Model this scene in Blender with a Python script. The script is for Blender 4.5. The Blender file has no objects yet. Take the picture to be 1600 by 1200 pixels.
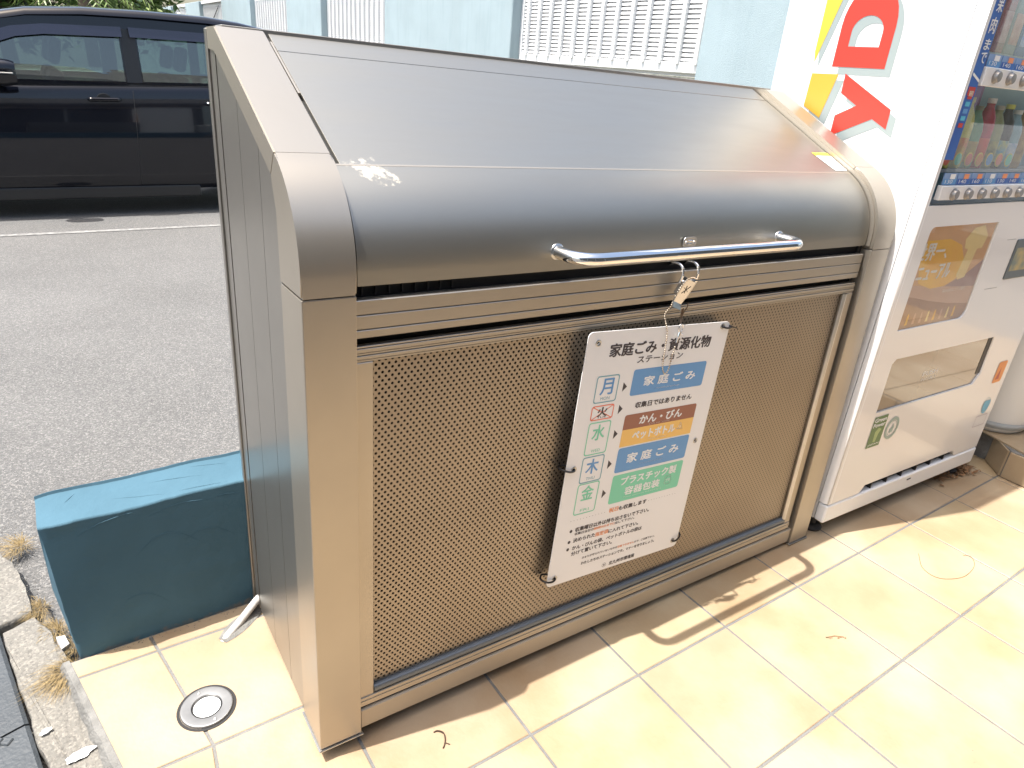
import bpy, bmesh, math, random
from mathutils import Vector, Matrix, Euler, noise
random.seed(7)
sc = bpy.context.scene
COL = sc.collection
R = math.radians

# ------------------------------------------------------------------ camera, sky, sun, exposure
cam = bpy.data.cameras.new('camera')
cam.lens = 24.114; cam.sensor_width = 36; cam.clip_start = .05; cam.clip_end = 400
co = bpy.data.objects.new('camera', cam); COL.objects.link(co)
co.location = (-.055, -1.0176, 1.2221)
co.rotation_euler = (1.1388, -.0793, -.5955)
sc.camera = co

SUN = Vector((-.325, .090, .939)).normalized()
w = bpy.data.worlds.new('World'); sc.world = w; w.use_nodes = True
nt = w.node_tree
bg = nt.nodes['Background']; sky = nt.nodes.new('ShaderNodeTexSky')
sky.sky_type = 'NISHITA'; sky.sun_disc = False
sky.sun_elevation = math.asin(SUN.z); sky.sun_rotation = math.atan2(SUN.x, SUN.y)
sky.air_density = 1.0; sky.dust_density = 4; sky.ozone_density = .5
tint = nt.nodes.new('ShaderNodeMix'); tint.data_type = 'RGBA'; tint.blend_type = 'MULTIPLY'; tint.inputs[0].default_value = 1; tint.inputs[7].default_value = (1.0, .975, .905, 1)   # thin summer haze
nt.links.new(sky.outputs[0], tint.inputs[6]); nt.links.new(tint.outputs[2], bg.inputs[0]); bg.inputs[1].default_value = .15
sl = bpy.data.lights.new('sun', 'SUN'); sl.energy = 3.6; sl.angle = R(.53); sl.color = (1, .97, .93)
so = bpy.data.objects.new('sun', sl); COL.objects.link(so)
so.rotation_euler = SUN.to_track_quat('Z', 'Y').to_euler(); so.location = (-3, 1, 8)
vs_ = sc.view_settings; vs_.view_transform = 'Standard'; vs_.look = 'None'; vs_.gamma = 1; vs_.exposure = 1.38
sc.cycles.max_bounces = 8; sc.cycles.transparent_max_bounces = 12

# ------------------------------------------------------------------ materials
def mat(name, col, rough=.5, metal=0., spec=.5, var=0., vscale=8., bump=0., bscale=60., col2=None, cvscale=None, alpha=1., trans=0., coat=0., detail=4., stretch=None, rvar=0.):
    m = bpy.data.materials.new(name); m.use_nodes = True
    n = m.node_tree; b = n.nodes['Principled BSDF']
    b.inputs['Roughness'].default_value = rough; b.inputs['Metallic'].default_value = metal
    b.inputs['Specular IOR Level'].default_value = spec
    b.inputs['Base Color'].default_value = (*col, 1)
    b.inputs['Transmission Weight'].default_value = trans
    b.inputs['Coat Weight'].default_value = coat; b.inputs['Coat Roughness'].default_value = .03
    tc = n.nodes.new('ShaderNodeTexCoord'); mp = n.nodes.new('ShaderNodeMapping')
    n.links.new(tc.outputs['Object'], mp.inputs[0])
    if stretch: mp.inputs['Scale'].default_value = stretch
    if var or col2:
        t = n.nodes.new('ShaderNodeTexNoise'); t.inputs['Scale'].default_value = vscale; t.inputs['Detail'].default_value = detail
        n.links.new(mp.outputs[0], t.inputs['Vector'])
        r = n.nodes.new('ShaderNodeMapRange'); r.inputs[1].default_value = .3; r.inputs[2].default_value = .7
        n.links.new(t.outputs['Fac'], r.inputs[0])
        x = n.nodes.new('ShaderNodeMix'); x.data_type = 'RGBA'
        c2 = col2 or tuple(max(0, c * (1 - var)) for c in col)
        x.inputs[6].default_value = (*col, 1); x.inputs[7].default_value = (*c2, 1)
        n.links.new(r.outputs[0], x.inputs[0]); n.links.new(x.outputs[2], b.inputs['Base Color'])
        if rvar:
            rr = n.nodes.new('ShaderNodeMapRange'); rr.inputs[3].default_value = rough - rvar; rr.inputs[4].default_value = rough + rvar
            n.links.new(t.outputs['Fac'], rr.inputs[0]); n.links.new(rr.outputs[0], b.inputs['Roughness'])
    if bump:
        t2 = n.nodes.new('ShaderNodeTexNoise'); t2.inputs['Scale'].default_value = bscale; t2.inputs['Detail'].default_value = 5
        n.links.new(mp.outputs[0], t2.inputs['Vector'])
        bp = n.nodes.new('ShaderNodeBump'); bp.inputs['Strength'].default_value = bump; bp.inputs['Distance'].default_value = .01
        n.links.new(t2.outputs['Fac'], bp.inputs['Height']); n.links.new(bp.outputs[0], b.inputs['Normal'])
    if alpha < 1: b.inputs['Alpha'].default_value = alpha
    return m

def N(m): return m.node_tree
def mixcol(m, fac_socket, col, target='Base Color'):
    """blend a colour over what feeds the base colour, by a mask"""
    n = N(m); b = n.nodes['Principled BSDF']; x = n.nodes.new('ShaderNodeMix'); x.data_type = 'RGBA'
    inp = b.inputs[target]
    if inp.links: n.links.new(inp.links[0].from_socket, x.inputs[6])
    else: x.inputs[6].default_value = inp.default_value
    x.inputs[7].default_value = (*col, 1)
    n.links.new(fac_socket, x.inputs[0]); n.links.new(x.outputs[2], inp)
    return x
def spot(m, centre, radii, soft=.35, nscale=30., namp=1.0, thr=1.0):
    """irregular patch mask round a point of the object's own space"""
    n = N(m); tc = n.nodes.new('ShaderNodeTexCoord'); mp = n.nodes.new('ShaderNodeMapping'); mp.vector_type = 'TEXTURE'
    mp.inputs['Location'].default_value = centre; mp.inputs['Scale'].default_value = radii
    n.links.new(tc.outputs['Object'], mp.inputs[0])
    ln = n.nodes.new('ShaderNodeVectorMath'); ln.operation = 'LENGTH'; n.links.new(mp.outputs[0], ln.inputs[0])
    t = n.nodes.new('ShaderNodeTexNoise'); t.inputs['Scale'].default_value = nscale; t.inputs['Detail'].default_value = 6; t.inputs['Roughness'].default_value = .65
    n.links.new(tc.outputs['Object'], t.inputs['Vector'])
    a = n.nodes.new('ShaderNodeMath'); a.operation = 'MULTIPLY_ADD'; a.inputs[1].default_value = namp * 2; a.inputs[2].default_value = -namp
    n.links.new(t.outputs['Fac'], a.inputs[0])
    s = n.nodes.new('ShaderNodeMath'); s.operation = 'ADD'; n.links.new(ln.outputs['Value'], s.inputs[0]); n.links.new(a.outputs[0], s.inputs[1])
    r = n.nodes.new('ShaderNodeMapRange'); r.inputs[1].default_value = thr; r.inputs[2].default_value = thr - soft
    n.links.new(s.outputs[0], r.inputs[0])
    return r.outputs[0]

def metal_mat(name, col=(.435, .395, .335), rough=.37, stretch=(1, 1, 1)):
    m = mat(name, col, rough, .84, var=.07, vscale=6., bump=0, stretch=stretch, rvar=.03)
    n = N(m); b = n.nodes['Principled BSDF']
    # fine satin grain of the anodised skin
    t = n.nodes.new('ShaderNodeTexNoise'); t.inputs['Scale'].default_value = 900; t.inputs['Detail'].default_value = 1
    tc = n.nodes.new('ShaderNodeTexCoord'); n.links.new(tc.outputs['Object'], t.inputs['Vector'])
    bp = n.nodes.new('ShaderNodeBump'); bp.inputs['Strength'].default_value = .06; bp.inputs['Distance'].default_value = .0006
    n.links.new(t.outputs['Fac'], bp.inputs['Height']); n.links.new(bp.outputs[0], b.inputs['Normal'])
    return m
M = {}
M['metal'] = metal_mat('anodised_metal')
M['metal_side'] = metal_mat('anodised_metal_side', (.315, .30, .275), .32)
M['metal_trim'] = metal_mat('ribbed_trim_metal', (.435, .395, .335), .42)
M['lid'] = metal_mat('lid_metal', (.385, .37, .33), .42, stretch=(1, 4, 4))
M['chrome'] = mat('polished_steel', (.78, .78, .78), .07, 1.)
M['steel'] = mat('brushed_steel', (.55, .55, .54), .3, 1., var=.1, vscale=40)
M['bead'] = mat('grey_bead', (.15, .17, .19), .4, .5)
M['beam'] = mat('beam_metal', (.44, .385, .31), .5, .55, var=.04)
M['dark'] = mat('dark_gap', (.012, .012, .013), .7)
M['rubber'] = mat('black_rubber', (.02, .02, .022), .6, bump=.3, bscale=80)
M['white_sign'] = mat('white_sign_board', (.80, .80, .80), .35, var=.03, vscale=6)
M['ink'] = mat('ink_print', (.045, .04, .05), .5)
M['p_white'] = mat('white_print', (.83, .84, .84), .5)
M['p_blue'] = mat('blue_print', (.115, .31, .60), .45)
M['p_teal'] = mat('teal_line_print', (.17, .38, .45), .5)
M['p_red'] = mat('red_line_print', (.78, .20, .12), .5)
M['p_green'] = mat('green_print', (.20, .62, .42), .5)
M['p_brown'] = mat('brown_print', (.31, .125, .08), .5)
M['p_amber'] = mat('amber_print', (.84, .52, .15), .5)
M['p_orange'] = mat('orange_print', (.85, .32, .14), .5)
M['tie'] = mat('black_cable_tie', (.01, .01, .012), .4)
M['white_metal'] = mat('white_painted_steel', (.80, .81, .82), .22, var=.03, vscale=3, coat=.3)
M['door_white'] = mat('white_door_paint', (.76, .755, .75), .16, var=.03, vscale=2.5, coat=.4)
M['louvre'] = mat('white_louvre_paint', (.74, .75, .75), .45, var=.08, vscale=6)
M['asphalt'] = mat('asphalt', (.130, .128, .124), .9, col2=(.092, .091, .088), vscale=1.6, detail=9, bump=.7, bscale=220)
M['kerbstone'] = mat('kerb_stone', (.150, .143, .126), .95, col2=(.09, .086, .078), vscale=14, bump=.55, bscale=90, detail=8)
M['cement'] = mat('cement', (.19, .187, .175), .9, var=.35, vscale=30, bump=.6, bscale=120)
M['grout'] = mat('grout', (.175, .173, .165), .9, var=.25, vscale=20, bump=.4, bscale=200)
M['glass_dark'] = mat('tinted_glass', (.02, .03, .035), .03, 0, spec=.6)
M['carpaint'] = mat('black_car_paint', (.004, .005, .009), .10, 0., spec=.2, coat=.6)
M['plastic'] = mat('black_plastic', (.012, .012, .013), .4)
M['orange_s'] = mat('orange_sticker', (.75, .27, .06), .4)
M['line'] = mat('white_road_paint', (.27, .27, .26), .85, col2=(.11, .108, .104), vscale=28, bump=.2, bscale=80, detail=8)
M['cement_pale'] = mat('pale_plaster', (.50, .48, .46), .9, var=.3, vscale=60)
M['straw'] = mat('dry_grass', (.32, .235, .11), .9, var=.5, vscale=90)
M['leaf'] = mat('leaf_green', (.05, .10, .018), .55, col2=(.11, .17, .03), vscale=2.5)
M['leaf2'] = mat('leaf_pale', (.10, .17, .035), .5, col2=(.18, .22, .06), vscale=2.5)
M['bark'] = mat('bark', (.09, .065, .045), .9, var=.4, vscale=12, bump=.6, bscale=40)
M['twig'] = mat('brown_twig', (.055, .028, .016), .8)
M['deadleaf'] = mat('dead_leaf', (.30, .16, .07), .8, var=.5, vscale=60)
M['seat'] = mat('seat_cloth', (.03, .03, .032), .9)

# asphalt: pale and dark stones in the binder
def speckle(m, cols, scale, amt=.5):
    n = N(m); tc = n.nodes.new('ShaderNodeTexCoord'); v = n.nodes.new('ShaderNodeTexVoronoi'); v.inputs['Scale'].default_value = scale
    n.links.new(tc.outputs['Object'], v.inputs['Vector'])
    sep = n.nodes.new('ShaderNodeSeparateColor'); n.links.new(v.outputs['Color'], sep.inputs[0])
    rr = n.nodes.new('ShaderNodeValToRGB'); e = rr.color_ramp.elements
    e[0].position = 0; e[0].color = (*cols[0], 1); e[1].position = 1; e[1].color = (*cols[-1], 1)
    for i, c in enumerate(cols[1:-1]):
        k = e.new((i + 1) / (len(cols) - 1)); k.color = (*c, 1)
    n.links.new(sep.outputs[0], rr.inputs[0])
    b = n.nodes['Principled BSDF']; x = n.nodes.new('ShaderNodeMix'); x.data_type = 'RGBA'; x.inputs[0].default_value = amt
    n.links.new(b.inputs['Base Color'].links[0].from_socket, x.inputs[6]); n.links.new(rr.outputs[0], x.inputs[7]); n.links.new(x.outputs[2], b.inputs['Base Color'])
speckle(M['asphalt'], [(.04, .04, .04), (.08, .08, .078), (.11, .108, .104), (.15, .146, .14), (.32, .31, .29)], 210, .45)
speckle(M['kerbstone'], [(.12, .11, .10), (.22, .21, .18), (.25, .23, .2), (.45, .42, .36)], 230, .3)

# floor tiles: beige with a soft cloudy pattern, every tile its own tone
def tile_mat():
    m = mat('beige_floor_tile', (.40, .322, .222), .42, spec=.35, col2=(.30, .215, .130), vscale=4.2, bump=.12, bscale=90, detail=5)
    n = N(m); b = n.nodes['Principled BSDF']
    at = n.nodes.new('ShaderNodeAttribute'); at.attribute_name = 'tone'
    x = n.nodes.new('ShaderNodeMix'); x.data_type = 'RGBA'; x.blend_type = 'MULTIPLY'; x.inputs[0].default_value = 1
    n.links.new(b.inputs['Base Color'].links[0].from_socket, x.inputs[6]); n.links.new(at.outputs['Color'], x.inputs[7]); n.links.new(x.outputs[2], b.inputs['Base Color'])
    t = n.nodes.new('ShaderNodeTexNoise'); t.inputs['Scale'].default_value = 2.1; t.inputs['Detail'].default_value = 8; t.inputs['Roughness'].default_value = .7
    tc = n.nodes.new('ShaderNodeTexCoord'); n.links.new(tc.outputs['Object'], t.inputs['Vector'])
    r = n.nodes.new('ShaderNodeMapRange'); r.inputs[1].default_value = .54; r.inputs[2].default_value = .72; r.inputs[4].default_value = .4
    n.links.new(t.outputs['Fac'], r.inputs[0]); mixcol(m, r.outputs[0], (.33, .22, .12))
    return m
M['tile'] = tile_mat()

def wallpaint(name, col, var, bscale, bump, stain=None):
    m = mat(name, col, .85, var=var, vscale=3., bump=bump, bscale=bscale, detail=8)
    if stain:   # rain streaks running down
        n = N(m); tc = n.nodes.new('ShaderNodeTexCoord'); mp = n.nodes.new('ShaderNodeMapping'); mp.inputs['Scale'].default_value = (5, 5, .6)
        t = n.nodes.new('ShaderNodeTexNoise'); t.inputs['Scale'].default_value = 3; t.inputs['Detail'].default_value = 8
        n.links.new(tc.outputs['Object'], mp.inputs[0]); n.links.new(mp.outputs[0], t.inputs['Vector'])
        r = n.nodes.new('ShaderNodeMapRange'); r.inputs[1].default_value = .52; r.inputs[2].default_value = .75; r.inputs[4].default_value = .5
        n.links.new(t.outputs['Fac'], r.inputs[0]); mixcol(m, r.outputs[0], stain)
    return m
M['pale_wall'] = wallpaint('pale_blue_wall_paint', (.34, .43, .46), .12, 320, .5, (.25, .33, .36))
M['mossy'] = mat('mossy_concrete', (.09, .10, .08), .95, col2=(.25, .25, .22), vscale=25, bump=.5, bscale=60)
M['blue_wall'] = wallpaint('deep_blue_wall_paint', (.068, .142, .190), .24, 26, .35); M['blue_wall'].node_tree.nodes['Principled BSDF'].inputs['Specular IOR Level'].default_value = .2
mixcol(M['blue_wall'], spot(M['blue_wall'], (.9, .35, -.004), (1.3, .2, .020), .5, 45, .9, .9), (.16, .14, .115))
# ------------------------------------------------------------------ helpers
def tag(o, label=None, cat=None, group=None, kind=None):
    if label: o['label'] = label
    if cat: o['category'] = cat
    if group: o['group'] = group
    if kind: o['kind'] = kind
    return o
def empty(name, loc=(0, 0, 0), rot=(0, 0, 0), label=None, cat=None, group=None, parent=None):
    o = bpy.data.objects.new(name, None); COL.objects.link(o); o.location = loc; o.rotation_euler = rot
    o.empty_display_size = .1
    if parent: o.parent = parent
    return tag(o, label, cat, group)
class MB:
    def __init__(s): s.bm = bmesh.new()
    def box(s, x0, x1, y0, y1, z0, z1, bev=0, seg=2, mi=0, mtx=None):
        r = bmesh.ops.create_cube(s.bm, size=1)
        vs = r['verts']
        for v in vs: v.co = Vector(((x0 + x1) / 2 + v.co.x * (x1 - x0), (y0 + y1) / 2 + v.co.y * (y1 - y0), (z0 + z1) / 2 + v.co.z * (z1 - z0)))
        fs = {f for v in vs for f in v.link_faces}
        for f in fs: f.material_index = mi
        if bev > 0:
            es = list({e for v in vs for e in v.link_edges})
            r = bmesh.ops.bevel(s.bm, geom=es, offset=bev, segments=seg, profile=.5, affect='EDGES')
            vs = list({v for f in r['faces'] for v in f.verts} | {v for v in vs if v.is_valid})
        if mtx is not None:
            for v in vs: v.co = mtx @ v.co
        return s
    def prism(s, pts, a, b, axis='x', mi=0, mtx=None):
        """closed polygon given in the other two axes, swept from a to b"""
        def P(p, t):
            q = {'x': (t, p[0], p[1]), 'y': (p[0], t, p[1]), 'z': (p[0], p[1], t)}[axis]
            q = Vector(q); return mtx @ q if mtx is not None else q
        A_ = [s.bm.verts.new(P(p, a)) for p in pts]; B_ = [s.bm.verts.new(P(p, b)) for p in pts]
        n = len(pts)
        fs = [s.bm.faces.new(A_), s.bm.faces.new(B_[::-1])]
        for i in range(n): fs.append(s.bm.faces.new([A_[i], B_[i], B_[(i + 1) % n], A_[(i + 1) % n]]))
        for f in fs: f.material_index = mi
        return s
    def tube(s, pts, r, n=10, closed=False, cap=True, mi=0):
        pts = [Vector(p) for p in pts]; rs = r if isinstance(r, (list, tuple)) else [r] * len(pts)
        rings = []; up = None
        for i, p in enumerate(pts):
            a = pts[i - 1] if (i or closed) else pts[i]; b = pts[(i + 1) % len(pts)] if (i < len(pts) - 1 or closed) else pts[i]
            d = (b - a).normalized()
            if up is None: up = d.orthogonal().normalized()
            up = (up - d * up.dot(d)).normalized(); q = d.cross(up)
            rings.append([s.bm.verts.new(p + (up * math.cos(t) + q * math.sin(t)) * rs[i]) for t in [2 * math.pi * k / n for k in range(n)]])
        m_ = len(rings)
        for i in range(m_ if closed else m_ - 1):
            A_, B_ = rings[i], rings[(i + 1) % m_]
            for k in range(n):
                f = s.bm.faces.new([A_[k], A_[(k + 1) % n], B_[(k + 1) % n], B_[k]]); f.material_index = mi
        if cap and not closed:
            for g in (rings[0][::-1], rings[-1]):
                f = s.bm.faces.new(g); f.material_index = mi
        return s
    def lathe(s, prof, n=24, c=(0, 0, 0), mi=0, axis='z', mtx=None, cap=True):
        c = Vector(c); rings = []
        for r, z in prof:
            ring = []
            for k in range(n):
                t = 2 * math.pi * k / n
                q = {'z': (r * math.cos(t), r * math.sin(t), z), 'y': (r * math.cos(t), z, r * math.sin(t)), 'x': (z, r * math.cos(t), r * math.sin(t))}[axis]
                q = c + Vector(q); ring.append(s.bm.verts.new(mtx @ q if mtx is not None else q))
            rings.append(ring)
        for A_, B_ in zip(rings, rings[1:]):
            for k in range(n):
                f = s.bm.faces.new([A_[k], A_[(k + 1) % n], B_[(k + 1) % n], B_[k]]); f.material_index = mi
        for g in (rings[0][::-1], rings[-1]) if cap else ():
            try: s.bm.faces.new(g).material_index = mi
            except ValueError: pass
        return s
    def quad(s, *p, mi=0):
        f = s.bm.faces.new([s.bm.verts.new(q) for q in p]); f.material_index = mi; return s
    def grid(s, rows, mi=0, closed=False):
        V = [[s.bm.verts.new(p) for p in r] for r in rows]
        for a, b in zip(V, V[1:]):
            for i in range(len(a) - (0 if closed else 1)):
                j = (i + 1) % len(a); s.bm.faces.new([a[i], a[j], b[j], b[i]]).material_index = mi
        return s
    def build(s, name, mats, parent=None, ang=30, recalc=True, smooth=True):
        if recalc: bmesh.ops.recalc_face_normals(s.bm, faces=s.bm.faces)
        me = bpy.data.meshes.new(name); s.bm.to_mesh(me); s.bm.free()
        for m in (mats if isinstance(mats, (list, tuple)) else [mats]): me.materials.append(M[m] if isinstance(m, str) else m)
        if smooth:
            me.shade_smooth(); me.set_sharp_from_angle(angle=R(ang))
        o = bpy.data.objects.new(name, me); COL.objects.link(o)
        if smooth: wn = o.modifiers.new('weighted_normal', 'WEIGHTED_NORMAL'); wn.keep_sharp = True; wn.weight = 90
        if parent: o.parent = parent
        return o
def curve_mesh(splines, thick=0.0):
    """filled 2D shape (first spline outer, the rest holes) as mesh data in XY"""
    cu = bpy.data.curves.new('c', 'CURVE'); cu.dimensions = '2D'; cu.fill_mode = 'BOTH'; cu.extrude = thick / 2
    for pts in splines:
        sp = cu.splines.new('POLY'); sp.points.add(len(pts) - 1); sp.use_cyclic_u = True
        for i, p in enumerate(pts): sp.points[i].co = (p[0], p[1], 0, 1)
    o = bpy.data.objects.new('c', cu); COL.objects.link(o)
    dg = bpy.context.evaluated_depsgraph_get(); me = bpy.data.meshes.new_from_object(o.evaluated_get(dg))
    bpy.data.objects.remove(o); bpy.data.curves.remove(cu)
    return me
def plate(name, splines, thick, mp, mats, parent=None, smooth=False, sub=0):
    me = curve_mesh(splines, thick)
    bm = bmesh.new(); bm.from_mesh(me); bpy.data.meshes.remove(me)
    bmesh.ops.remove_doubles(bm, verts=bm.verts, dist=1e-6)
    for v in bm.verts: v.co = Vector(mp(v.co))
    b = MB(); b.bm.free(); b.bm = bm
    return b.build(name, mats, parent, smooth=smooth)
def rrect(x0, x1, y0, y1, r, n=5):
    rr = r if isinstance(r, (list, tuple)) else [r] * 4   # corners: (x1,y1),(x0,y1),(x0,y0),(x1,y0)
    out = []
    for (cx, cy, a0), q in zip(((x1, y1, 0), (x0, y1, 90), (x0, y0, 180), (x1, y0, 270)), rr):
        q = max(q, 1e-5); sx = 1 if cx == x1 else -1; sy = 1 if cy == y1 else -1
        for k in range(n + 1):
            t = R(a0 + 90 * k / n); out.append((cx - sx * q + q * math.cos(t), cy - sy * q + q * math.sin(t)))
    return out
FCACHE = {}
def glyphs(text):
    """unit-height text mesh data: verts/faces plus bounds"""
    if text in FCACHE: return FCACHE[text]
    cu = bpy.data.curves.new('t', 'FONT'); cu.body = text; cu.resolution_u = 4
    o = bpy.data.objects.new('t', cu); COL.objects.link(o)
    dg = bpy.context.evaluated_depsgraph_get(); me = bpy.data.meshes.new_from_object(o.evaluated_get(dg))
    vs = [tuple(v.co) for v in me.vertices]; fs = [tuple(p.vertices) for p in me.polygons]
    bpy.data.objects.remove(o); bpy.data.curves.remove(cu); bpy.data.meshes.remove(me)
    xs = [v[0] for v in vs]; ys = [v[1] for v in vs]
    FCACHE[text] = (vs, fs, min(xs), max(xs), min(ys), max(ys)); return FCACHE[text]
def lettering(b, text, x, y, wd, h, mp, mi=0, bold=.0, shear=0.):
    """write text into builder b: lower-left x,y, fitted to width and height; mp maps (x, y, layer)"""
    vs, fs, x0, x1, y0, y1 = glyphs(text)
    sx = wd / (x1 - x0); sy = h / (y1 - y0)
    offs = [(0, 0)] if not bold else [(-bold, 0), (bold, 0), (0, bold * .6), (0, -bold * .6)]
    for li, (ox, oy) in enumerate(offs):
        V = [b.bm.verts.new(mp(x + (v[0] - x0) * sx + ox + shear * (v[1] - y0) * sy, y + (v[1] - y0) * sy + oy, li)) for v in vs]
        for f in fs:
            try: b.bm.faces.new([V[i] for i in f]).material_index = mi
            except ValueError: pass
def bezier(p0, p1, p2, n=8):
    p0, p1, p2 = map(Vector, (p0, p1, p2))
    return [p0 * (1 - t) ** 2 + p1 * 2 * t * (1 - t) + p2 * t * t for t in [i / n for i in range(n + 1)]]
def rounded_path(pts, r, n=6):
    pts = [Vector(p) for p in pts]; out = [pts[0]]
    for a, b, c in zip(pts, pts[1:], pts[2:]):
        u = (a - b).normalized(); v = (c - b).normalized()
        out += bezier(b + u * r, b, b + v * r, n)
    return out + [pts[-1]]
def catmull(pts, n=8):
    pts = [Vector(p) for p in pts]; out = []
    P_ = [pts[0] * 2 - pts[1]] + pts + [pts[-1] * 2 - pts[-2]]
    for i in range(1, len(P_) - 2):
        a, b, c, d = P_[i - 1:i + 3]
        for k in range(n):
            t = k / n; out.append(.5 * ((2 * b) + (c - a) * t + (2 * a - 5 * b + 4 * c - d) * t * t + (3 * b - a - 3 * c + d) * t ** 3))
    return out + [pts[-1]]

# ------------------------------------------------------------------ the ground
def road_z(y): return -.055 - .0455 * min(max(y - .62, 0), 7) - .10 * min(max(y - 8.2, 0), 4.5)
b = MB()
ys = [-40, -8, -3, 0, .4, .62] + [.62 + .5 * i for i in range(1, 15)] + [8.2, 9, 10, 11.5, 12.7, 14, 20, 40, 120, 250]
xs = [-200, -60, -20, -8, -4, -2, 0, 2, 4, 8, 20, 60, 200]
b.grid([[(x, y, road_z(y)) for x in xs] for y in ys])
tag(b.build('road', 'asphalt'), kind='structure')
b = MB()
for (xa, xb) in ((-3.2, 1.9),):
    n = 60
    for i in range(n):
        x0 = xa + (xb - xa) * i / n; x1 = xa + (xb - xa) * (i + 1) / n
        w0 = .05
        b.quad((x0, 5.53, road_z(5.53) + .004), (x1, 5.53, road_z(5.53) + .004), (x1, 5.61, road_z(5.61) + .004), (x0, 5.61, road_z(5.61) + .004))
bmesh.ops.remove_doubles(b.bm, verts=b.bm.verts, dist=1e-5)
tag(b.build('road_marking', 'line'), kind='structure')

# tiled floor: joints at the measured places, each tile its own bevelled slab over a grout bed
def left_edge(y): return -.088 - .185 * y if y > -.35 else -.088 + .065
def corner(i, j):
    x, y = i * .3, j * .2939
    if i == 0 and j >= 0: x = {0: .058, 1: .011, 2: -.02}[min(j, 2)]
    if j == 1 and i <= 0: y = .297
    if i == 0 and j == -1: x = .03
    if i <= -1:
        x = left_edge(y); 
    return x, y
b = MB(); tone = []
def add_tile(q, z=0., h=.008, j=.0031, nz=Vector((0, 0, 1))):
    c = sum((Vector((*p, 0)) for p in q), Vector()) / 4
    pts = [Vector((*p, 0)) for p in q]
    ins = []
    for k, p in enumerate(pts):
        a = (pts[(k + 1) % 4] - p).normalized(); d = (pts[k - 1] - p).normalized(); ins.append(p + (a + d) * j)
    ins2 = [p + ((pts[(k + 1) % 4] - pts[k]).normalized() + (pts[k - 1] - pts[k]).normalized()) * .0014 for k, p in enumerate(ins)]
    dz = random.uniform(-.0004, .0004)
    lo = [b.bm.verts.new((p.x, p.y, z - h)) for p in ins]; mid = [b.bm.verts.new((p.x, p.y, z - .0014 + dz)) for p in ins]; top = [b.bm.verts.new((p.x, p.y, z + dz)) for p in ins2]
    t = random.uniform(.93, 1.05); tc = (t, t * random.uniform(.98, 1.01), t * random.uniform(.94, 1.03), 1)
    for A_, B_ in ((lo, mid), (mid, top)):
        for k in range(4): f = b.bm.faces.new([A_[k], A_[(k + 1) % 4], B_[(k + 1) % 4], B_[k]]); tone.append(tc)
    f = b.bm.faces.new(top); tone.append(tc)
NJ0, NJ1 = -9, 1
for i in range(-1, 18):
    for j in range(NJ0, 2):
        q = [corner(i, j), corner(i + 1, j), corner(i + 1, j + 1), corner(i, j + 1)]
        if j == 1:
            q[2] = (q[2][0], .352); q[3] = (q[3][0], .352)
            if i == -1: q[2] = (.002, .352); q[3] = (left_edge(.352), .352)
            if i == 0: q[3] = (.002, .352)
        if i >= 9 and j > -2: pass
        add_tile(q)
o = b.build('floor', 'tile', ang=20)
ca = o.data.color_attributes.new('tone', 'FLOAT_COLOR', 'CORNER'); li = 0
for p_, t in zip(o.data.polygons, tone):
    for l in p_.loop_indices: ca.data[l].color = t
tag(o, kind='structure')
b = MB()
b.prism([(left_edge(.352), .352), (left_edge(-.3), -.3), (left_edge(-.3), NJ0 * .2939), (5.4, NJ0 * .2939), (5.4, .352)], -.06, -.0020, 'z')
tag(b.build('floor_bed', 'grout'), kind='structure')
# cement fillet along the open edge of the tiles
b = MB(); rows = []
for k in range(40):
    y = .36 - k * .03; x = left_edge(y); jx = noise.noise(Vector((y * 30, 0, 0))) * .004
    rows.append([(x + .002, y, -.0015), (x - .010 + jx, y, -.003), (x - .020 + jx * 2, y, -.022), (x - .026 + jx * 2, y, -.07)])
b.grid(rows)
tag(b.build('edge_mortar', 'cement'), kind='structure')

# ------------------------------------------------------------------ kerb stones
def stone(poly, ztop, label, seed):
    """rough slab: outline wobbled, top undulating"""
    pts = []
    n = len(poly)
    for i in range(n):
        a = Vector((*poly[i], 0)); c = Vector((*poly[(i + 1) % n], 0)); m = max(2, int((c - a).length / .02))
        for k in range(m):
            p = a.lerp(c, k / m); nn = noise.noise_vector(Vector((p.x * 22, p.y * 22, seed))) * .007
            pts.append(p + Vector((nn.x, nn.y, 0)))
    cen = sum(pts, Vector()) / len(pts)
    b = MB(); rows = []
    for s_, dz in ((1., -.09), (1., -.012), (.985, -.003), (.96, 0), (.8, 0), (.6, 0), (.4, 0), (.2, 0), (.04, 0)):
        row = []
        for p in pts:
            q = cen.lerp(p, s_); h = noise.noise(Vector((q.x * 16, q.y * 16, seed))) * .004 + noise.noise(Vector((q.x * 60, q.y * 60, seed))) * .0016
            row.append((q.x, q.y, ztop + dz + (h if dz > -.05 else 0)))
        rows.append(row)
    b.grid(rows, closed=True); b.bm.faces.new([v for v in b.bm.verts][-len(pts):])
    o = b.build('kerb_stone', 'kerbstone', ang=50); tag(o, label, 'kerb stone', 'kerb stones at the left edge')
    return o
stone([(-.345, 1.02), (-.295, .560), (-.212, .590), (-.222, .68), (-.245, .80), (-.29, .90)], -.022, 'weathered kerb stone beyond the crack, level with the blue wall', 1.3)
stone([(-.272, .552), (-.238, .314), (-.221, .205), (-.180, -.06), (-.115, -.5), (-.03, -.5), (-.088, -.06), (-.122, .188), (-.150, .36), (-.182, .50), (-.210, .576)], -.022, 'long grey kerb stone with white splashes between the rubber ramp and the tiles', 4.1)

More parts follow.
